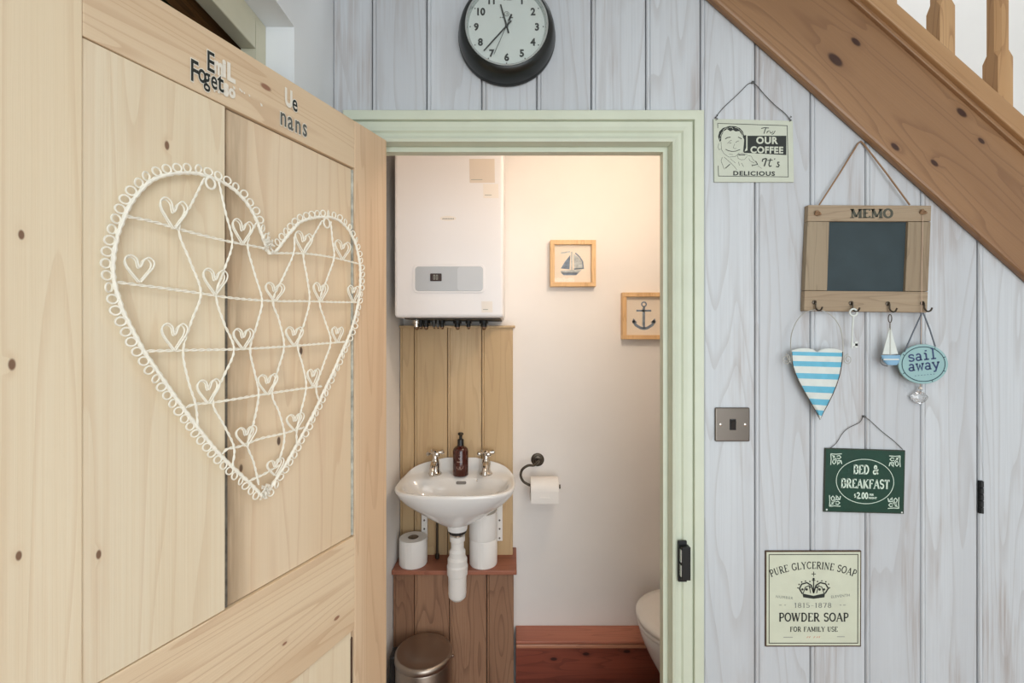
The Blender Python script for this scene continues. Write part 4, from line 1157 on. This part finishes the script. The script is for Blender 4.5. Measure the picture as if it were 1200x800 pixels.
# ================================================================== SOAP SIGN
so = thing('soap_sign', 'square cream tin sign with crown reading Powder Soap, low on boards', 'sign')
YQ = D - .004
m = MB(); m.prism([P(*p, YQ) for p in ((897, 645.2), (1009.6, 645), (1009.2, 757.6), (897, 757.6))], (0, .0035, 0)); m.build('edge', M['rust_slot_shade'], so, bevel=.0008)
m = MB(); m.prism([P(*p, YQ - .0004) for p in ((898.4, 646.8), (1008.2, 646.6), (1007.8, 756), (898.4, 756))], (0, .001, 0)); m.build('tin_plate', M['tin_soap'], so)
yq = on(YQ - .0007); yq2 = on(YQ - .0008)
m = MB(); ribbon(m, [(901.3, 649.6), (1005.5, 649.4), (1005.2, 753.4), (901.3, 753.4)], 1.0, yq, 0, True); m.build('border_line', M['stencil'], so)
m = MB()
R_ = 128.0
serif_text(m, 'PURE GLYCERINE SOAP', 952.8, 666.2, 8.2, yq, .15, 0, width=101, curve=R_, serif=.10, tr=.02); m.build('lettering', M['ink'], so); m = MB()
serif_text(m, 'POWDER SOAP', 953.5, 727.8, 9.8, yq, .17, 0, width=82, serif=.11, tr=.02); m.build('lettering', M['ink'], so); m = MB()
serif_text(m, 'FOR FAMILY USE', 953.8, 739.8, 5.6, yq, .17, 0, width=56, serif=.11, tr=.04)
m.build('lettering', M['ink'], so)
m = MB()
serif_text(m, '1815-1878', 952.5, 711.8, 5.6, yq, .13, 0, width=44, serif=.08, tr=.1)
for x0, x1 in ((913, 916), (919, 921), (984, 986), (988, 991)): ribbon(m, [(x0, 708.8), (x1, 708.8)], .6, yq)
font_text(m, 'NUMBER', 919, 701.2, 3.2, yq, 0, .0, ang=-.10, space=1.25); font_text(m, 'ELEVENTH', 985, 699.6, 3.2, yq, 0, 0, ang=.10, space=1.1)
m.build('lettering', M['greyink'], so)
m = MB(); ribbon(m, [(918, 746.5), (929, 746.5)], 1.0, yq); ribbon(m, [(981, 745.8), (990, 745.8)], 1.0, yq); m.build('small_print', M['paleink'], so)
m = MB()
for x in (945.5, 948, 953.5, 957, 959.5): ribbon(m, [(x, 747.2), (x + 1.5, 745.4)], .8, yq)
m.build('small_print', M['redink'], so)
m = MB()
CR = lambda pts: [(880 + x / 5.714, 630 + y / 5.714) for x, y in pts]
m.poly([P(x, y, YQ - .0007) for x, y in CR([(345, 372), (420, 388), (497, 370), (492, 398), (420, 408), (350, 398)])])
for w, pts in ((1.6, [(345, 375), (325, 340), (340, 310), (375, 300), (405, 318), (420, 370)]), (1.6, [(497, 372), (518, 338), (500, 308), (465, 300), (436, 318), (420, 370)]), (1.3, [(420, 370), (420, 290), (420, 268)]), (1.0, [(350, 372), (365, 330), (390, 320), (400, 370)]), (1.0, [(490, 372), (475, 330), (452, 320), (440, 370)]),
               (.8, [(405, 242), (435, 242)]), (.8, [(420, 226), (420, 258)]), (.9, [(408, 285), (432, 285)])):
    ribbon(m, CR(pts), w, yq2)
for x, y, r in ((315, 335, 5), (322, 312, 5), (340, 296, 5), (365, 290, 5), (395, 292, 5), (446, 292, 5), (475, 288, 5), (502, 294, 5), (520, 310, 5), (526, 335, 5), (373, 345, 9), (460, 345, 9), (395, 330, 7), (440, 330, 7), (345, 345, 8), (490, 345, 8), (420, 275, 8)):
    m.poly([P(880 + (x + r * math.cos(a)) / 5.714, 630 + (y + r * math.sin(a)) / 5.714, YQ - .0009) for a in [2 * PI * k / 8 for k in range(8)]])
m.build('crown_emblem', M['ink'], so)
rebase(so, P(953, 757, D))

# ================================================================== LIGHT SWITCH
sw = thing('light_switch', 'brushed metal light switch with single black rocker beside the doorway', 'switch')
a_, b_ = P(838.3, 477.5, D - .006), P(879, 517.3, D - .006)
m = MB(); m.box(a_.x, b_.x, D - .0065, D, b_.z, a_.z); m.build('plate', M['brushed'], sw, bevel=.003, seg=3)
c = (a_ + b_) / 2
m = MB(); m.box(c.x - .0075, c.x + .0075, D - .0085, D - .005, c.z - .013, c.z + .014); m.build('rocker_frame', M['blackplastic'], sw, bevel=.001)
m = MB(); m.prism([(c.x - .0058, D - .0085, c.z + .0115), (c.x - .0058, D - .012, c.z + .009), (c.x - .0058, D - .0088, c.z - .0115), (c.x - .0058, D - .006, c.z - .0115), (c.x - .0058, D - .006, c.z + .0115)], (.0116, 0, 0)); m.build('rocker', M['blackplastic'], sw)
for s in (-1, 1):
    m = MB(); m.lathe([(.0038, 0), (.0036, .0012), (.002, .0022), (0, .0024)], (c.x + s * .0300, D - .0062, c.z), 'Y', 14); m.build('screw', M['chrome'], sw)
rebase(sw, (c.x, D, b_.z))

# ================================================================== BATHROOM
# timber boxing round the pipes
YU = 1.88; YL = 1.772
bx = thing('pipe_boxing', 'pale pine boarded pipe boxing between boiler and red-brown shelf', 'panelling')
ue = [XL + 0.001] + [(j - 600) * YU / F for j in (485.5, 524.5, 564.5, 601.3)]
zsh = 0.598; ztop = P(0, 384, YU).z
for x0, x1 in zip(ue[:-1], ue[1:]):
    board(bead_profile(x0, x1, YU, True), lambda x: zsh, lambda x: ztop, YU + .016).build('plank', M['boxing'], bx)
m = MB(); m.box(XL + .001, 0.013, 1.868, YB - .001, ztop, ztop + .009); tag(m.build('top_board', M['boxing'], bx, bevel=.002), None)
m = MB(); m.box(ue[-1] - .014, ue[-1] - .001, YU + .0165, YB - .001, zsh, ztop); m.build('side_board', M['boxing'], bx)
rebase(bx, (-.22, 1.9, zsh))
bx = thing('shelf_boxing', 'low dark red-brown boarded boxing with a shelf for toilet rolls', 'panelling')
m = MB(); m.box(XL + .001, 0.0185, 1.752, YB - .001, zsh - .017, zsh); m.build('shelf_board', M['shelf'], bx, bevel=.003)
le = [XL + 0.001] + [(j - 600) * YL / F for j in (485.6, 526.7, 570.3, 602.3)]
for x0, x1 in zip(le[:-1], le[1:]):
    board(bead_profile(x0, x1, YL, True), lambda x: 0.0, lambda x: zsh - .0175, YL + .016).build('plank', M['boxing_low'], bx)
m = MB(); m.box(le[-1] - .014, le[-1] - .001, YL + .0165, YB - .001, 0, zsh - .0175); m.build('side_board', M['boxing_low'], bx)
rebase(bx, (-.22, 1.85, 0))

# boiler
YBo = 1.631
boi = thing('boiler', 'white wall-mounted boiler with grey control panel above the basin', 'boiler')
a_ = P(462, 372, YBo); b_ = P(590, 185, YBo)
m = MB(); m.box(a_.x, b_.x, YBo, YB - .001, a_.z, 2.26); m.build('casing', M['enamel'], boi, bevel=.012, seg=4)
def rrect(x0, x1, y0, y1, r, n=6):
    out = []
    for cx_1, cy_1, a0 in ((x1 - r, y0 + r, -90), (x1 - r, y1 - r, 0), (x0 + r, y1 - r, 90), (x0 + r, y0 + r, 180)):
        out += arc(cx_1, cy_1, r, r, a0, a0 + 90, n)
    return out
for nm, (x0, x1, y0, y1, r), y, mt in (('panel_surround', (484, 568, 309.5, 343, 5), YBo - .003, 'enamel'), ('control_panel', (486.5, 566, 312, 341, 4), YBo - .004, 'bpanel')):
    m = MB(); m.prism([P(px, py, y) for px, py in rrect(x0, x1, y0, y1, r)], (0, .005, 0)); pn = m.build(nm, M[mt], boi, bevel=.0012)
m = MB(); m.prism([P(px, py, YBo - .0045) for px, py in rrect(536, 565.5, 312.5, 340.5, 3.5)], (0, .002, 0)); m.build('panel_flap', M['bflap'], boi)
m = MB(); m.prism([P(px, py, YBo - .0055) for px, py in rrect(504, 517.5, 320.3, 329.3, .8)], (0, .002, 0)); sc = m.build('display', M['screen'], boi)
m = MB()
for x in (508, 511.2): ribbon(m, [(x, 322.2), (x + 1.6, 322.2), (x + 1.6, 327.2), (x, 327.2)], .5, on(YBo - .0058), 0, True)
m.build('digit', M['paleink'], sc)
m = MB(); m.poly([P(525 + 9.5 * math.cos(t), 255.8 + 3 * math.sin(t), YBo - .0006) for t in [2 * PI * k / 24 for k in range(24)]]); lg = m.build('badge', M['sticker2'], boi)
m = MB(); [ribbon(m, [(518.5 + k * 2.0, 256.6), (519.8 + k * 2.0, 255.9)], 1.1, on(YBo - .001)) for k in range(7)]; m.build('lettering', M['greyink'], lg)
for x0, x1, y0, y1, mt in ((550, 579.5, 186, 214, 'sticker'), (566, 584, 215.5, 232, 'sticker2'), (564, 577, 353, 366, 'sticker2')):
    m = MB(); m.prism([P(*p, YBo - .0006) for p in ((x0, y0), (x1, y0), (x1 + .4, y1), (x0 + .5, y1))], (0, .0005, 0)); st_ = m.build('sticker', M[mt], boi)
    m = MB(); ribbon(m, [(x0 + 2, y1 - 3.5), (x0 + 2 + (x1 - x0) * .45, y1 - 3.5)], .8, on(YBo - .0009)); m.build('small_print', M['paleink'], st_)
for i, (px, r, mt) in enumerate(((488, .011, 'chrome'), (493, .007, 'black'), (499, .011, 'black'), (508.5, .005, 'wire'), (513, .005, 'wire'), (518, .008, 'black'), (536, .011, 'black'), (549, .008, 'black'), (567, .012, 'black'))):
    c = P(px, 376, 1.80)
    m = MB(); m.lathe([(r, -.018), (r, -.006), (r * 1.5, -.004), (r * 1.5, .008), (r, .010), (r, .03)], (c.x, 1.80, a_.z - .012), 'Z', 12)
    m.build('pipe_end', M[mt], boi)
    m = MB(); m.tube([(c.x, 1.80, a_.z - .024), (c.x, 1.82, a_.z - .034), (c.x, 1.86, a_.z - .036)] if False else [(c.x, 1.80, a_.z - .022), (c.x, 1.80, a_.z - .03), (c.x, 1.81, a_.z - .034)], r * .8, 8); m.build('pipe', M['copper'], boi)
m = MB(); m.box(a_.x + .03, b_.x - .012, 1.66, YB - .002, a_.z - .004, a_.z + .001); m.build('base_tray', M['black'], boi)
rebase(boi, (-.23, 1.79, a_.z))

# basin
ba = thing('basin', 'small white wall-hung ceramic basin with two chrome taps', 'basin')
bx_ = -.2095
def bring(z, a, bf, bbk, cy, n, up=0.0, N=72):
    out = []
    for k in range(N):
        t = 2 * PI * k / N; c_, s_ = math.cos(t), math.sin(t)
        nn = n if s_ < 0 else n + .6
        x = a * math.copysign(abs(c_) ** (2 / nn), c_); y = (bf if s_ < 0 else bbk) * math.copysign(abs(s_) ** (2 / nn), s_)
        zz = z
        if up and y > 0:
            f = min(1, max(0, (y / bbk - .45) / .5)); f = f * f * (3 - 2 * f)
            g = min(1, max(0, 1.25 - abs(x) / a * .9)); zz += up * f * g
        out.append(Vector((bx_ + x, cy + y, zz)))
    return out
RZ = .948
rings = [bring(RZ - .150, .034, .034, .034, 1.70, 2), bring(RZ - .138, .070, .062, .070, 1.71, 2), bring(RZ - .118, .112, .092, .115, 1.725, 2.1), bring(RZ - .088, .156, .122, .145, 1.727, 2.2), bring(RZ - .055, .194, .144, .152, 1.723, 2.5), bring(RZ - .028, .214, .153, .154, 1.721, 2.8, .02), bring(RZ - .010, .2205, .157, .155, 1.72, 3.1, .042), bring(RZ - .002, .2215, .1565, .155, 1.72, 3.2, .05),
         bring(RZ + .002, .218, .153, .152, 1.72, 3.2, .052), bring(RZ + .001, .212, .147, .135, 1.72, 3.1, .012), bring(RZ - .001, .208, .142, .122, 1.72, 3.0), bring(RZ - .003, .200, .134, .076, 1.72, 2.9), bring(RZ - .012, .194, .127, .070, 1.72, 2.4), bring(RZ - .045, .172, .104, .060, 1.722, 2.2), bring(RZ - .080, .128, .072, .048, 1.722, 2.1), bring(RZ - .100, .070, .040, .03, 1.72, 2), bring(RZ - .104, .02, .02, .02, 1.715, 2)]
m = MB(); m.loft(rings); m.build('bowl', M['ceramic'], ba, sharp=75)
m = MB(); yo = 1.7875
pts = rrect(-.020, .020, -.0055, .0055, .005)
m.prism([(bx_ + .010 + x, 1.789 - (z) * -.3 - .004, RZ - .022 + z) for x, z in pts], (0, .006, 0)); m.build('overflow_slot', M['brushed'], ba)
m = MB(); m.lathe([(.0035, 0), (.003, .003), (0, .004)], (bx_ + .072, 1.788, RZ - .013), 'Y', 10); m.build('chain_stud', M['chrome'], ba)
def grow(m, o, k): m.v = [tuple(o[q] + (p[q] - o[q]) * k for q in range(3)) for p in m.v]
def tap(x):
    y = 1.832; z = RZ - .002
    m = MB(); m.lathe([(.021, 0), (.021, .004), (.016, .008), (.0135, .016), (.015, .030), (.012, .042), (.0085, .048), (.0075, .062)], (x, y, z), 'Z', 20)
    m.tube(smooth([(x, y, z + .026), (x, y - .020, z + .036), (x, y - .042, z + .034), (x, y - .056, z + .022), (x, y - .058, z + .012)], 4), [.0095] * 8 + [.0085] * 9, 12)
    grow(m, (x, y, z), 1.3); t = m.build('tap', M['chrome'], ba)
    m = MB(); zc = z + .066
    m.lathe([(.010, -.008), (.0105, .004), (.006, .009), (0, .010)], (x, y, zc), 'Z', 14)
    for k in range(4):
        a = PI / 2 * k + .45; d = Vector((math.cos(a), math.sin(a), 0)); c = Vector((x, y, zc))
        m.tube([c, c + d * .014, c + d * .019, c + d * .023, c + d * .027, c + d * .029], [.004, .004, .0062, .0078, .0062, .002], 10)
    grow(m, (x, y, z), 1.3); m.build('tap_handle', M['chrome'], t)
tap(P(510, 0, 1.832).x); tap(P(569.5, 0, 1.832).x)
TX = P(536, 0, 1.70).x; zz = lambda y: P(0, y, 1.70).z
m = MB(); m.lathe([(.036, zz(620)), (.040, zz(612)), (.040, zz(606))], (TX, 1.70, 0), 'Z', 24); m.build('outlet_boss', M['ceramic'], ba)
m = MB(); m.lathe([(.028, zz(624.5)), (.033, zz(623)), (.033, zz(619.5))], (TX, 1.70, 0), 'Z', 24); m.build('washer', M['rubber'], ba)
m = MB(); m.lathe([(.024, zz(629)), (.024, zz(623.5))], (TX, 1.70, 0), 'Z', 20); m.build('waste_flange', M['chrome'], ba)
m = MB(); m.lathe([(0, zz(702)), (.022, zz(701.5)), (.032, zz(698)), (.034, zz(694)), (.034, zz(673)), (.038, zz(672)), (.039, zz(662)), (.036, zz(660)), (.0365, zz(654)), (.030, zz(651)), (.030, zz(645)), (.024, zz(642)), (.024, zz(634)), (.028, zz(633)), (.028, zz(627)), (.02, zz(626))], (TX, 1.70, 0), 'Z', 28); m.build('bottle_trap', M['plastic'], ba, sharp=24)
for px in (497.5, 585.5):
    c = P(px, 0, 1.868); z0 = P(0, 633, 1.868).z
    m = MB(); m.box(c.x - .012, c.x + .012, 1.862, YU - .0005, z0, RZ - .06); m.box(c.x - .012, c.x + .012, 1.76, YU - .0005, RZ - .085, RZ - .079)
    br = m.build('bracket', M['plastic'], ba, bevel=.002)
    for dz in (.012, .05, .085):
        m = MB(); m.lathe([(.004, 0), (.0035, .002), (0, .0025)], (c.x, 1.862, z0 + dz), 'Y', 10); m.build('screw', M['brushed'], br)
m = MB(); c = P(513, 0, 1.86); m.tube([(c.x, 1.845, zsh + .0005), (c.x, 1.845, .70), (c.x, 1.845, RZ - .07)], .005, 10); m.lathe([(.009, 0), (.009, .016)], (c.x, 1.845, zsh + .004), 'Z', 10); m.build('supply_pipe', M['bronze'], ba)
rebase(ba, (bx_, 1.87, zz(702)))

# soap bottle
sb = thing('soap_bottle', 'dark amber pump bottle of hand soap standing on basin', 'bottle')
c = P(540, 0, 1.818); z0 = RZ - .0008
m = MB(); m.lathe([(0, 0), (.026, 0), (.0305, .003), (.0308, .006), (.0308, .098), (.0285, .106), (.022, .113), (.0135, .117), (.0135, .120), (0, .120)], (c.x, 1.812, z0), 'Z', 28); bt = m.build('body', M['amber'], sb)
m = MB()
def wrap(u, v): a = u / .0311; return Vector((c.x + .0312 * math.sin(a), 1.812 - .0312 * math.cos(a), z0 + v))
ribbon(m, [(-.005, .076), (-.001, .072), (.005, .078)], .0018, wrap); ribbon(m, [(-.003, .088), (.003, .088)], .0012, wrap)
ribbon(m, [(-.011, .061), (-.005, .061), (.002, .061), (.010, .061)], .0022, wrap)
for k, w in enumerate((.0145, .013, .009)): ribbon(m, [(-w, .041 - k * .0045), (0, .041 - k * .0045), (w, .041 - k * .0045)], .0016, wrap)
m.build('printed_label', M['label'], bt)
m = MB(); m.lathe([(.0125, .120), (.0125, .142), (.0115, .144), (.006, .145), (.006, .160), (.011, .161), (.011, .168), (.008, .170), (0, .170)], (c.x, 1.812, z0), 'Z', 20)
m.tube([(c.x, 1.812, z0 + .165), (c.x + .004, 1.795, z0 + .166), (c.x + .006, 1.780, z0 + .161)], [.006, .005, .004], 10); m.build('pump', M['blackplastic'], sb)
rebase(sb, (c.x, 1.812, z0))

# toilet rolls on the shelf
def roll(x, y, z, label, r=.055, h=.104):
    t = thing('toilet_roll', label, 'toilet roll', 'spare toilet rolls on the shelf', (x, y, z))
    m = MB(); m.lathe([(.021, 0), (r * .96, 0), (r, .004), (r * 1.005, h * .5), (r, h - .004), (r * .96, h), (.021, h)], (0, 0, 0), 'Z', 40, cap=False)
    m.build('paper', M['paper'], t)
    m = MB(); m.lathe([(.021, 0.001), (.021, h - .001), (.0195, h - .001), (.0195, 0.001)], (0, 0, 0), 'Z', 24, cap=False); m.build('cardboard_core', M['core'], t)
    m = MB(); m.add([Vector(((r + .0008) * math.cos(a), (r + .0008) * math.sin(a), zv)) for a in (-1.9, -1.7, -1.5) for zv in (0.003, h - .003)], [(0, 2, 3, 1), (2, 4, 5, 3)]); m.build('loose_end', M['paper'], t)
    return t
xr1 = P(484.5, 0, 1.815).x
roll(max(xr1, XL + .058), 1.812, zsh, 'single white toilet roll at the left end of shelf below basin')
xr2 = P(566.5, 0, 1.815).x
roll(xr2, 1.812, zsh, 'lower white toilet roll of stack of two right of waste trap')
roll(xr2 - .001, 1.811, zsh + .1045, 'upper white toilet roll of the stack, partly hidden by the basin')

# toilet roll holder
th = thing('toilet_roll_holder', 'dark pewter hooked toilet roll holder on the white wall', 'holder')
YW = YB
c = P(630, 538.5, YW - .004)
m = MB(); m.lathe([(.028, 0), (.028, .004), (.024, .007), (.020, .007), (.018, .012), (.010, .014), (.009, .030)], (c.x, YW, c.z), 'Y', 28); m.build('rose', M['bronze'], th)
ya = YW - .075
pts = [Vector((c.x + .002, YW - .025, c.z)), P(630.5, 541, YW - .05), P(626, 545, ya), P(619, 545.3, ya), P(612.5, 549.5, ya), P(610.2, 556.5, ya), P(613, 563.5, ya), P(619, 567.5, ya), P(626, 569.5, ya), P(640, 570, ya), P(655.5, 570, ya)]
m = MB(); m.tube(smooth(pts, 5), .0052, 12); m.lathe([(.0085, 0), (.0085, .006)], P(655, 570, ya), 'X', 14); m.build('arm', M['bronze'], th)
rebase(th, (c.x, YW, c.z))
tr_ = thing('toilet_roll', 'white toilet roll with folded point hanging on the pewter holder', 'toilet roll')
xa_, xb_ = P(621.5, 0, ya).x, P(653.8, 0, ya).x; zc = P(0, 570, ya).z - .008; rr_ = .048
m = MB(); m.lathe([(.018, xa_), (rr_ * .97, xa_), (rr_, xa_ + .003), (rr_, xb_ - .003), (rr_ * .97, xb_), (.018, xb_)], (0, ya, zc), 'X', 40, cap=False); m.build('paper', M['paper'], tr_)
m = MB(); m.lathe([(.018, xa_), (.018, xb_), (.0165, xb_), (.0165, xa_)], (0, ya, zc), 'X', 24, cap=False); m.build('cardboard_core', M['core'], tr_)
m = MB(); yf_ = ya - rr_ - .0015; xm = (xa_ + xb_) / 2
zt_, zl_ = zc + .004, zc - rr_ + .004
m.prism([(xa_ + .001, yf_, zt_), (xa_ + .001, yf_, zl_), (xm - .010, yf_, zl_), (xm, yf_, zl_ - .004), (xm + .010, yf_, zl_), (xb_ - .001, yf_, zl_), (xb_ - .001, yf_, zt_)], (0, .0008, 0))
m.prism([(xm - .020, yf_ - .0028, zl_ + .024), (xm, yf_ - .0028, zl_ - .002), (xm + .020, yf_ - .0028, zl_ + .024)], (0, .0027, 0))
m.build('folded_sheet', M['paper'], tr_)
rebase(tr_, (xm, ya, zc - rr_))

# framed pictures
def frame(x0, x1, y0, y1, label, name, art):
    t = thing(name, label, 'picture'); yf = YB - .032
    a_, b_ = P(x0, y0, yf), P(x1, y1, yf); w = .018
    for nm, (u0, u1, v0, v1) in (('frame_bar', (a_.x, b_.x, a_.z - w, a_.z)), ('frame_bar', (a_.x, b_.x, b_.z, b_.z + w)), ('frame_bar', (a_.x, a_.x + w, b_.z + w, a_.z - w)), ('frame_bar', (b_.x - w, b_.x, b_.z + w, a_.z - w))):
        m = MB(); m.box(u0, u1, yf, YB - .0005, v0, v1); m.build(nm, M['framewood'], t, bevel=.0012)
    m = MB(); m.box(a_.x + w, b_.x - w, YB - .012, YB - .008, b_.z + w, a_.z - w); mo = m.build('mount', M['mount'], t)
    m1, m2 = MB(), MB()
    cx_1, cz_1 = (a_.x + b_.x) / 2, (a_.z + b_.z) / 2; s_ = (b_.x - a_.x)
    to = lambda u, v: Vector((cx_1 + u * s_, YB - .0124, cz_1 + v * s_))
    art(m1, m2, to); m1.build('painting', M['wash1'], mo); m2.build('painting', M['wash2'], mo)
    m = MB(); m.box(a_.x + w, b_.x - w, yf + .004, yf + .0055, b_.z + w, a_.z - w); m.build('glass_pane', M['clear'], t)
    rebase(t, (cx_1, YB, b_.z))
def ship(m1, m2, to):
    m1.poly([to(*p) for p in ((-.05, .20), (-.07, -.12), (-.26, -.10), (-.17, .05))])
    m2.poly([to(*p) for p in ((.02, .22), (.12, .16), (.22, .02), (.22, -.10), (.04, -.11))]); ribbon(m1, [(.06, .24), (.15, .16), (.22, .05), (.235, -.10), (.03, -.115)], .03, to)
    ribbon(m2, [(-.02, .27), (-.02, -.16)], .025, to); m2.poly([to(*p) for p in ((-.27, -.15), (.20, -.13), (.13, -.20), (-.25, -.20))])
    m1.poly([to(*p) for p in ((-.26, -.19), (.14, -.19), (.08, -.25), (-.2, -.25))])
    ribbon(m2, [(-.26, .24), (-.06, .27)], .03, to)
def anchor(m1, m2, to):
    ribbon(m1, [(.0 + .05 * math.cos(a), .26 + .05 * math.sin(a)) for a in [2 * PI * k / 16 for k in range(16)]], .03, to, 0, True)
    ribbon(m1, [(0, .21), (0, -.28)], .045, to); ribbon(m1, [(-.17, .12), (.16, .12)], .04, to)
    ribbon(m1, [(-.24, -.10), (-.18, -.20), (-.08, -.26), (0, -.28), (.08, -.26), (.18, -.20), (.24, -.10)], .06, to)
    m1.poly([to(*p) for p in ((-.26, -.16), (-.24, -.05), (-.15, -.14))]); m1.poly([to(*p) for p in ((.26, -.16), (.24, -.05), (.15, -.14))])
    ribbon(m2, [(-.03, .18), (-.03, -.22)], .02, to)
frame(645, 698.5, 281, 335.5, 'pale wooden box frame with a blue sailing boat picture', 'boat_picture', ship)
frame(729.5, 783, 342.5, 397.5, 'pale wooden box frame with an anchor picture beside door frame', 'anchor_picture', anchor)

# waste bin
wbn = thing('waste_bin', 'small brushed steel pedal bin with domed lid below the basin', 'bin')
bxx = P(496.5, 0, 1.655).x; by = 1.652; r = .1005; zt = .335
m = MB(); m.lathe([(r * .99, .012), (r, .016), (r, zt - .004), (r * .985, zt)], (bxx, by, 0), 'Z', 56); m.build('body', M['bin'], wbn)
m = MB(); m.lathe([(r * 1.0, zt + .001), (r * 1.035, zt + .004), (r * 1.035, zt + .018), (r * 1.0, zt + .024), (r * .93, zt + .0265), (r * .90, zt + .025), (r * .6, zt + .031), (r * .3, zt + .034), (0, zt + .035)], (bxx, by, 0), 'Z', 56); m.build('lid', M['bin'], wbn, sharp=60)
m = MB(); m.lathe([(r * 1.02, 0), (r * 1.02, .014), (r * .9, .016)], (bxx, by, 0), 'Z', 48); m.build('base_ring', M['blackplastic'], wbn)
m = MB(); m.box(bxx - r - .018, bxx - r + .006, by - .03, by + .03, .02, zt + .022); m.build('hinge_housing', M['blackplastic'], wbn, bevel=.008, seg=3)
m = MB(); m.lathe([(0, -.006), (.005, -.004), (.006, 0), (.005, .004), (0, .006)], (bxx + r * 1.04 + .003, by - .01, zt + .014), 'Z', 10); m.build('handle_pivot', M['chrome'], wbn)
m = MB(); m.box(bxx + .01, bxx + .05, by - r - .03, by - r + .01, .006, .014); m.build('pedal', M['blackplastic'], wbn, bevel=.003)
rebase(wbn, (bxx, by, 0))

# toilet
to_ = thing('toilet', 'white toilet with closed cream lid half hidden behind door frame', 'toilet')
tc_x, tc_y = .688, 1.715
def tring(z, a0, a1, b, cx_1=tc_x, n=2.15, N=48):
    out = []
    for k in range(N):
        t = 2 * PI * k / N; c_, s_ = math.cos(t), math.sin(t)
        out.append(Vector((cx_1 + (a0 if c_ < 0 else a1) * math.copysign(abs(c_) ** (2 / n), c_), tc_y + b * math.copysign(abs(s_) ** (2 / n), s_), z)))
    return out
m = MB(); m.loft([tring(0, .10, .30, .10), tring(.02, .10, .30, .098), tring(.12, .095, .29, .092), tring(.22, .125, .29, .112), tring(.31, .175, .29, .150), tring(.37, .200, .29, .172), tring(.40, .206, .29, .177), tring(.408, .203, .29, .174)]); m.build('pan', M['ceramic'], to_, sharp=60)
m = MB(); m.loft([tring(.410, .205, .23, .176), tring(.414, .212, .23, .182), tring(.424, .213, .23, .183), tring(.428, .209, .23, .180)]); m.build('seat', M['plastic'], to_, sharp=60)
m = MB(); m.loft([tring(.4295, .208, .23, .179), tring(.434, .215, .23, .185), tring(.446, .215, .23, .185), tring(.454, .208, .228, .179), tring(.458, .18, .2, .15), tring(.460, .05, .05, .05)]); m.build('lid', M['plastic'], to_, sharp=70)
m = MB(); m.box(1.05, 1.245, tc_y - .19, tc_y + .19, .42, .78); m.build('cistern', M['ceramic'], to_, bevel=.02, seg=3)
m = MB(); m.box(1.04, 1.248, tc_y - .20, tc_y + .20, .781, .81); m.build('cistern_lid', M['ceramic'], to_, bevel=.008)
m = MB(); m.box(.93, 1.06, tc_y - .10, tc_y + .10, .30, .425); m.build('pan_neck', M['ceramic'], to_, bevel=.02)
rebase(to_, (tc_x, tc_y, 0))

# bathroom wall lamp above the door (out of the photograph's sight; its light is the warm one)
lm = thing('wall_lamp', 'round wall lamp above the doorway inside the bathroom', 'lamp')
m = MB(); m.lathe([(.075, -.0005), (.075, -.018), (.07, -.022)], (.42, 1.153, 2.12), 'Y', 32); m.build('lamp_base', M['plastic'], lm)
m = MB(); m.lathe([(.069, -.0215), (.064, -.045), (.04, -.062), (0, -.067)], (.42, 1.153, 2.12), 'Y', 32); m.build('lamp_shade', M['lampglow'], lm)
rebase(lm, (.42, 1.153, 2.12))

# nails and nail holes in the boards are left to the material
for ob in list(COL.objects):
    if ob.type == 'EMPTY' and not ob.children: bpy.data.objects.remove(ob)
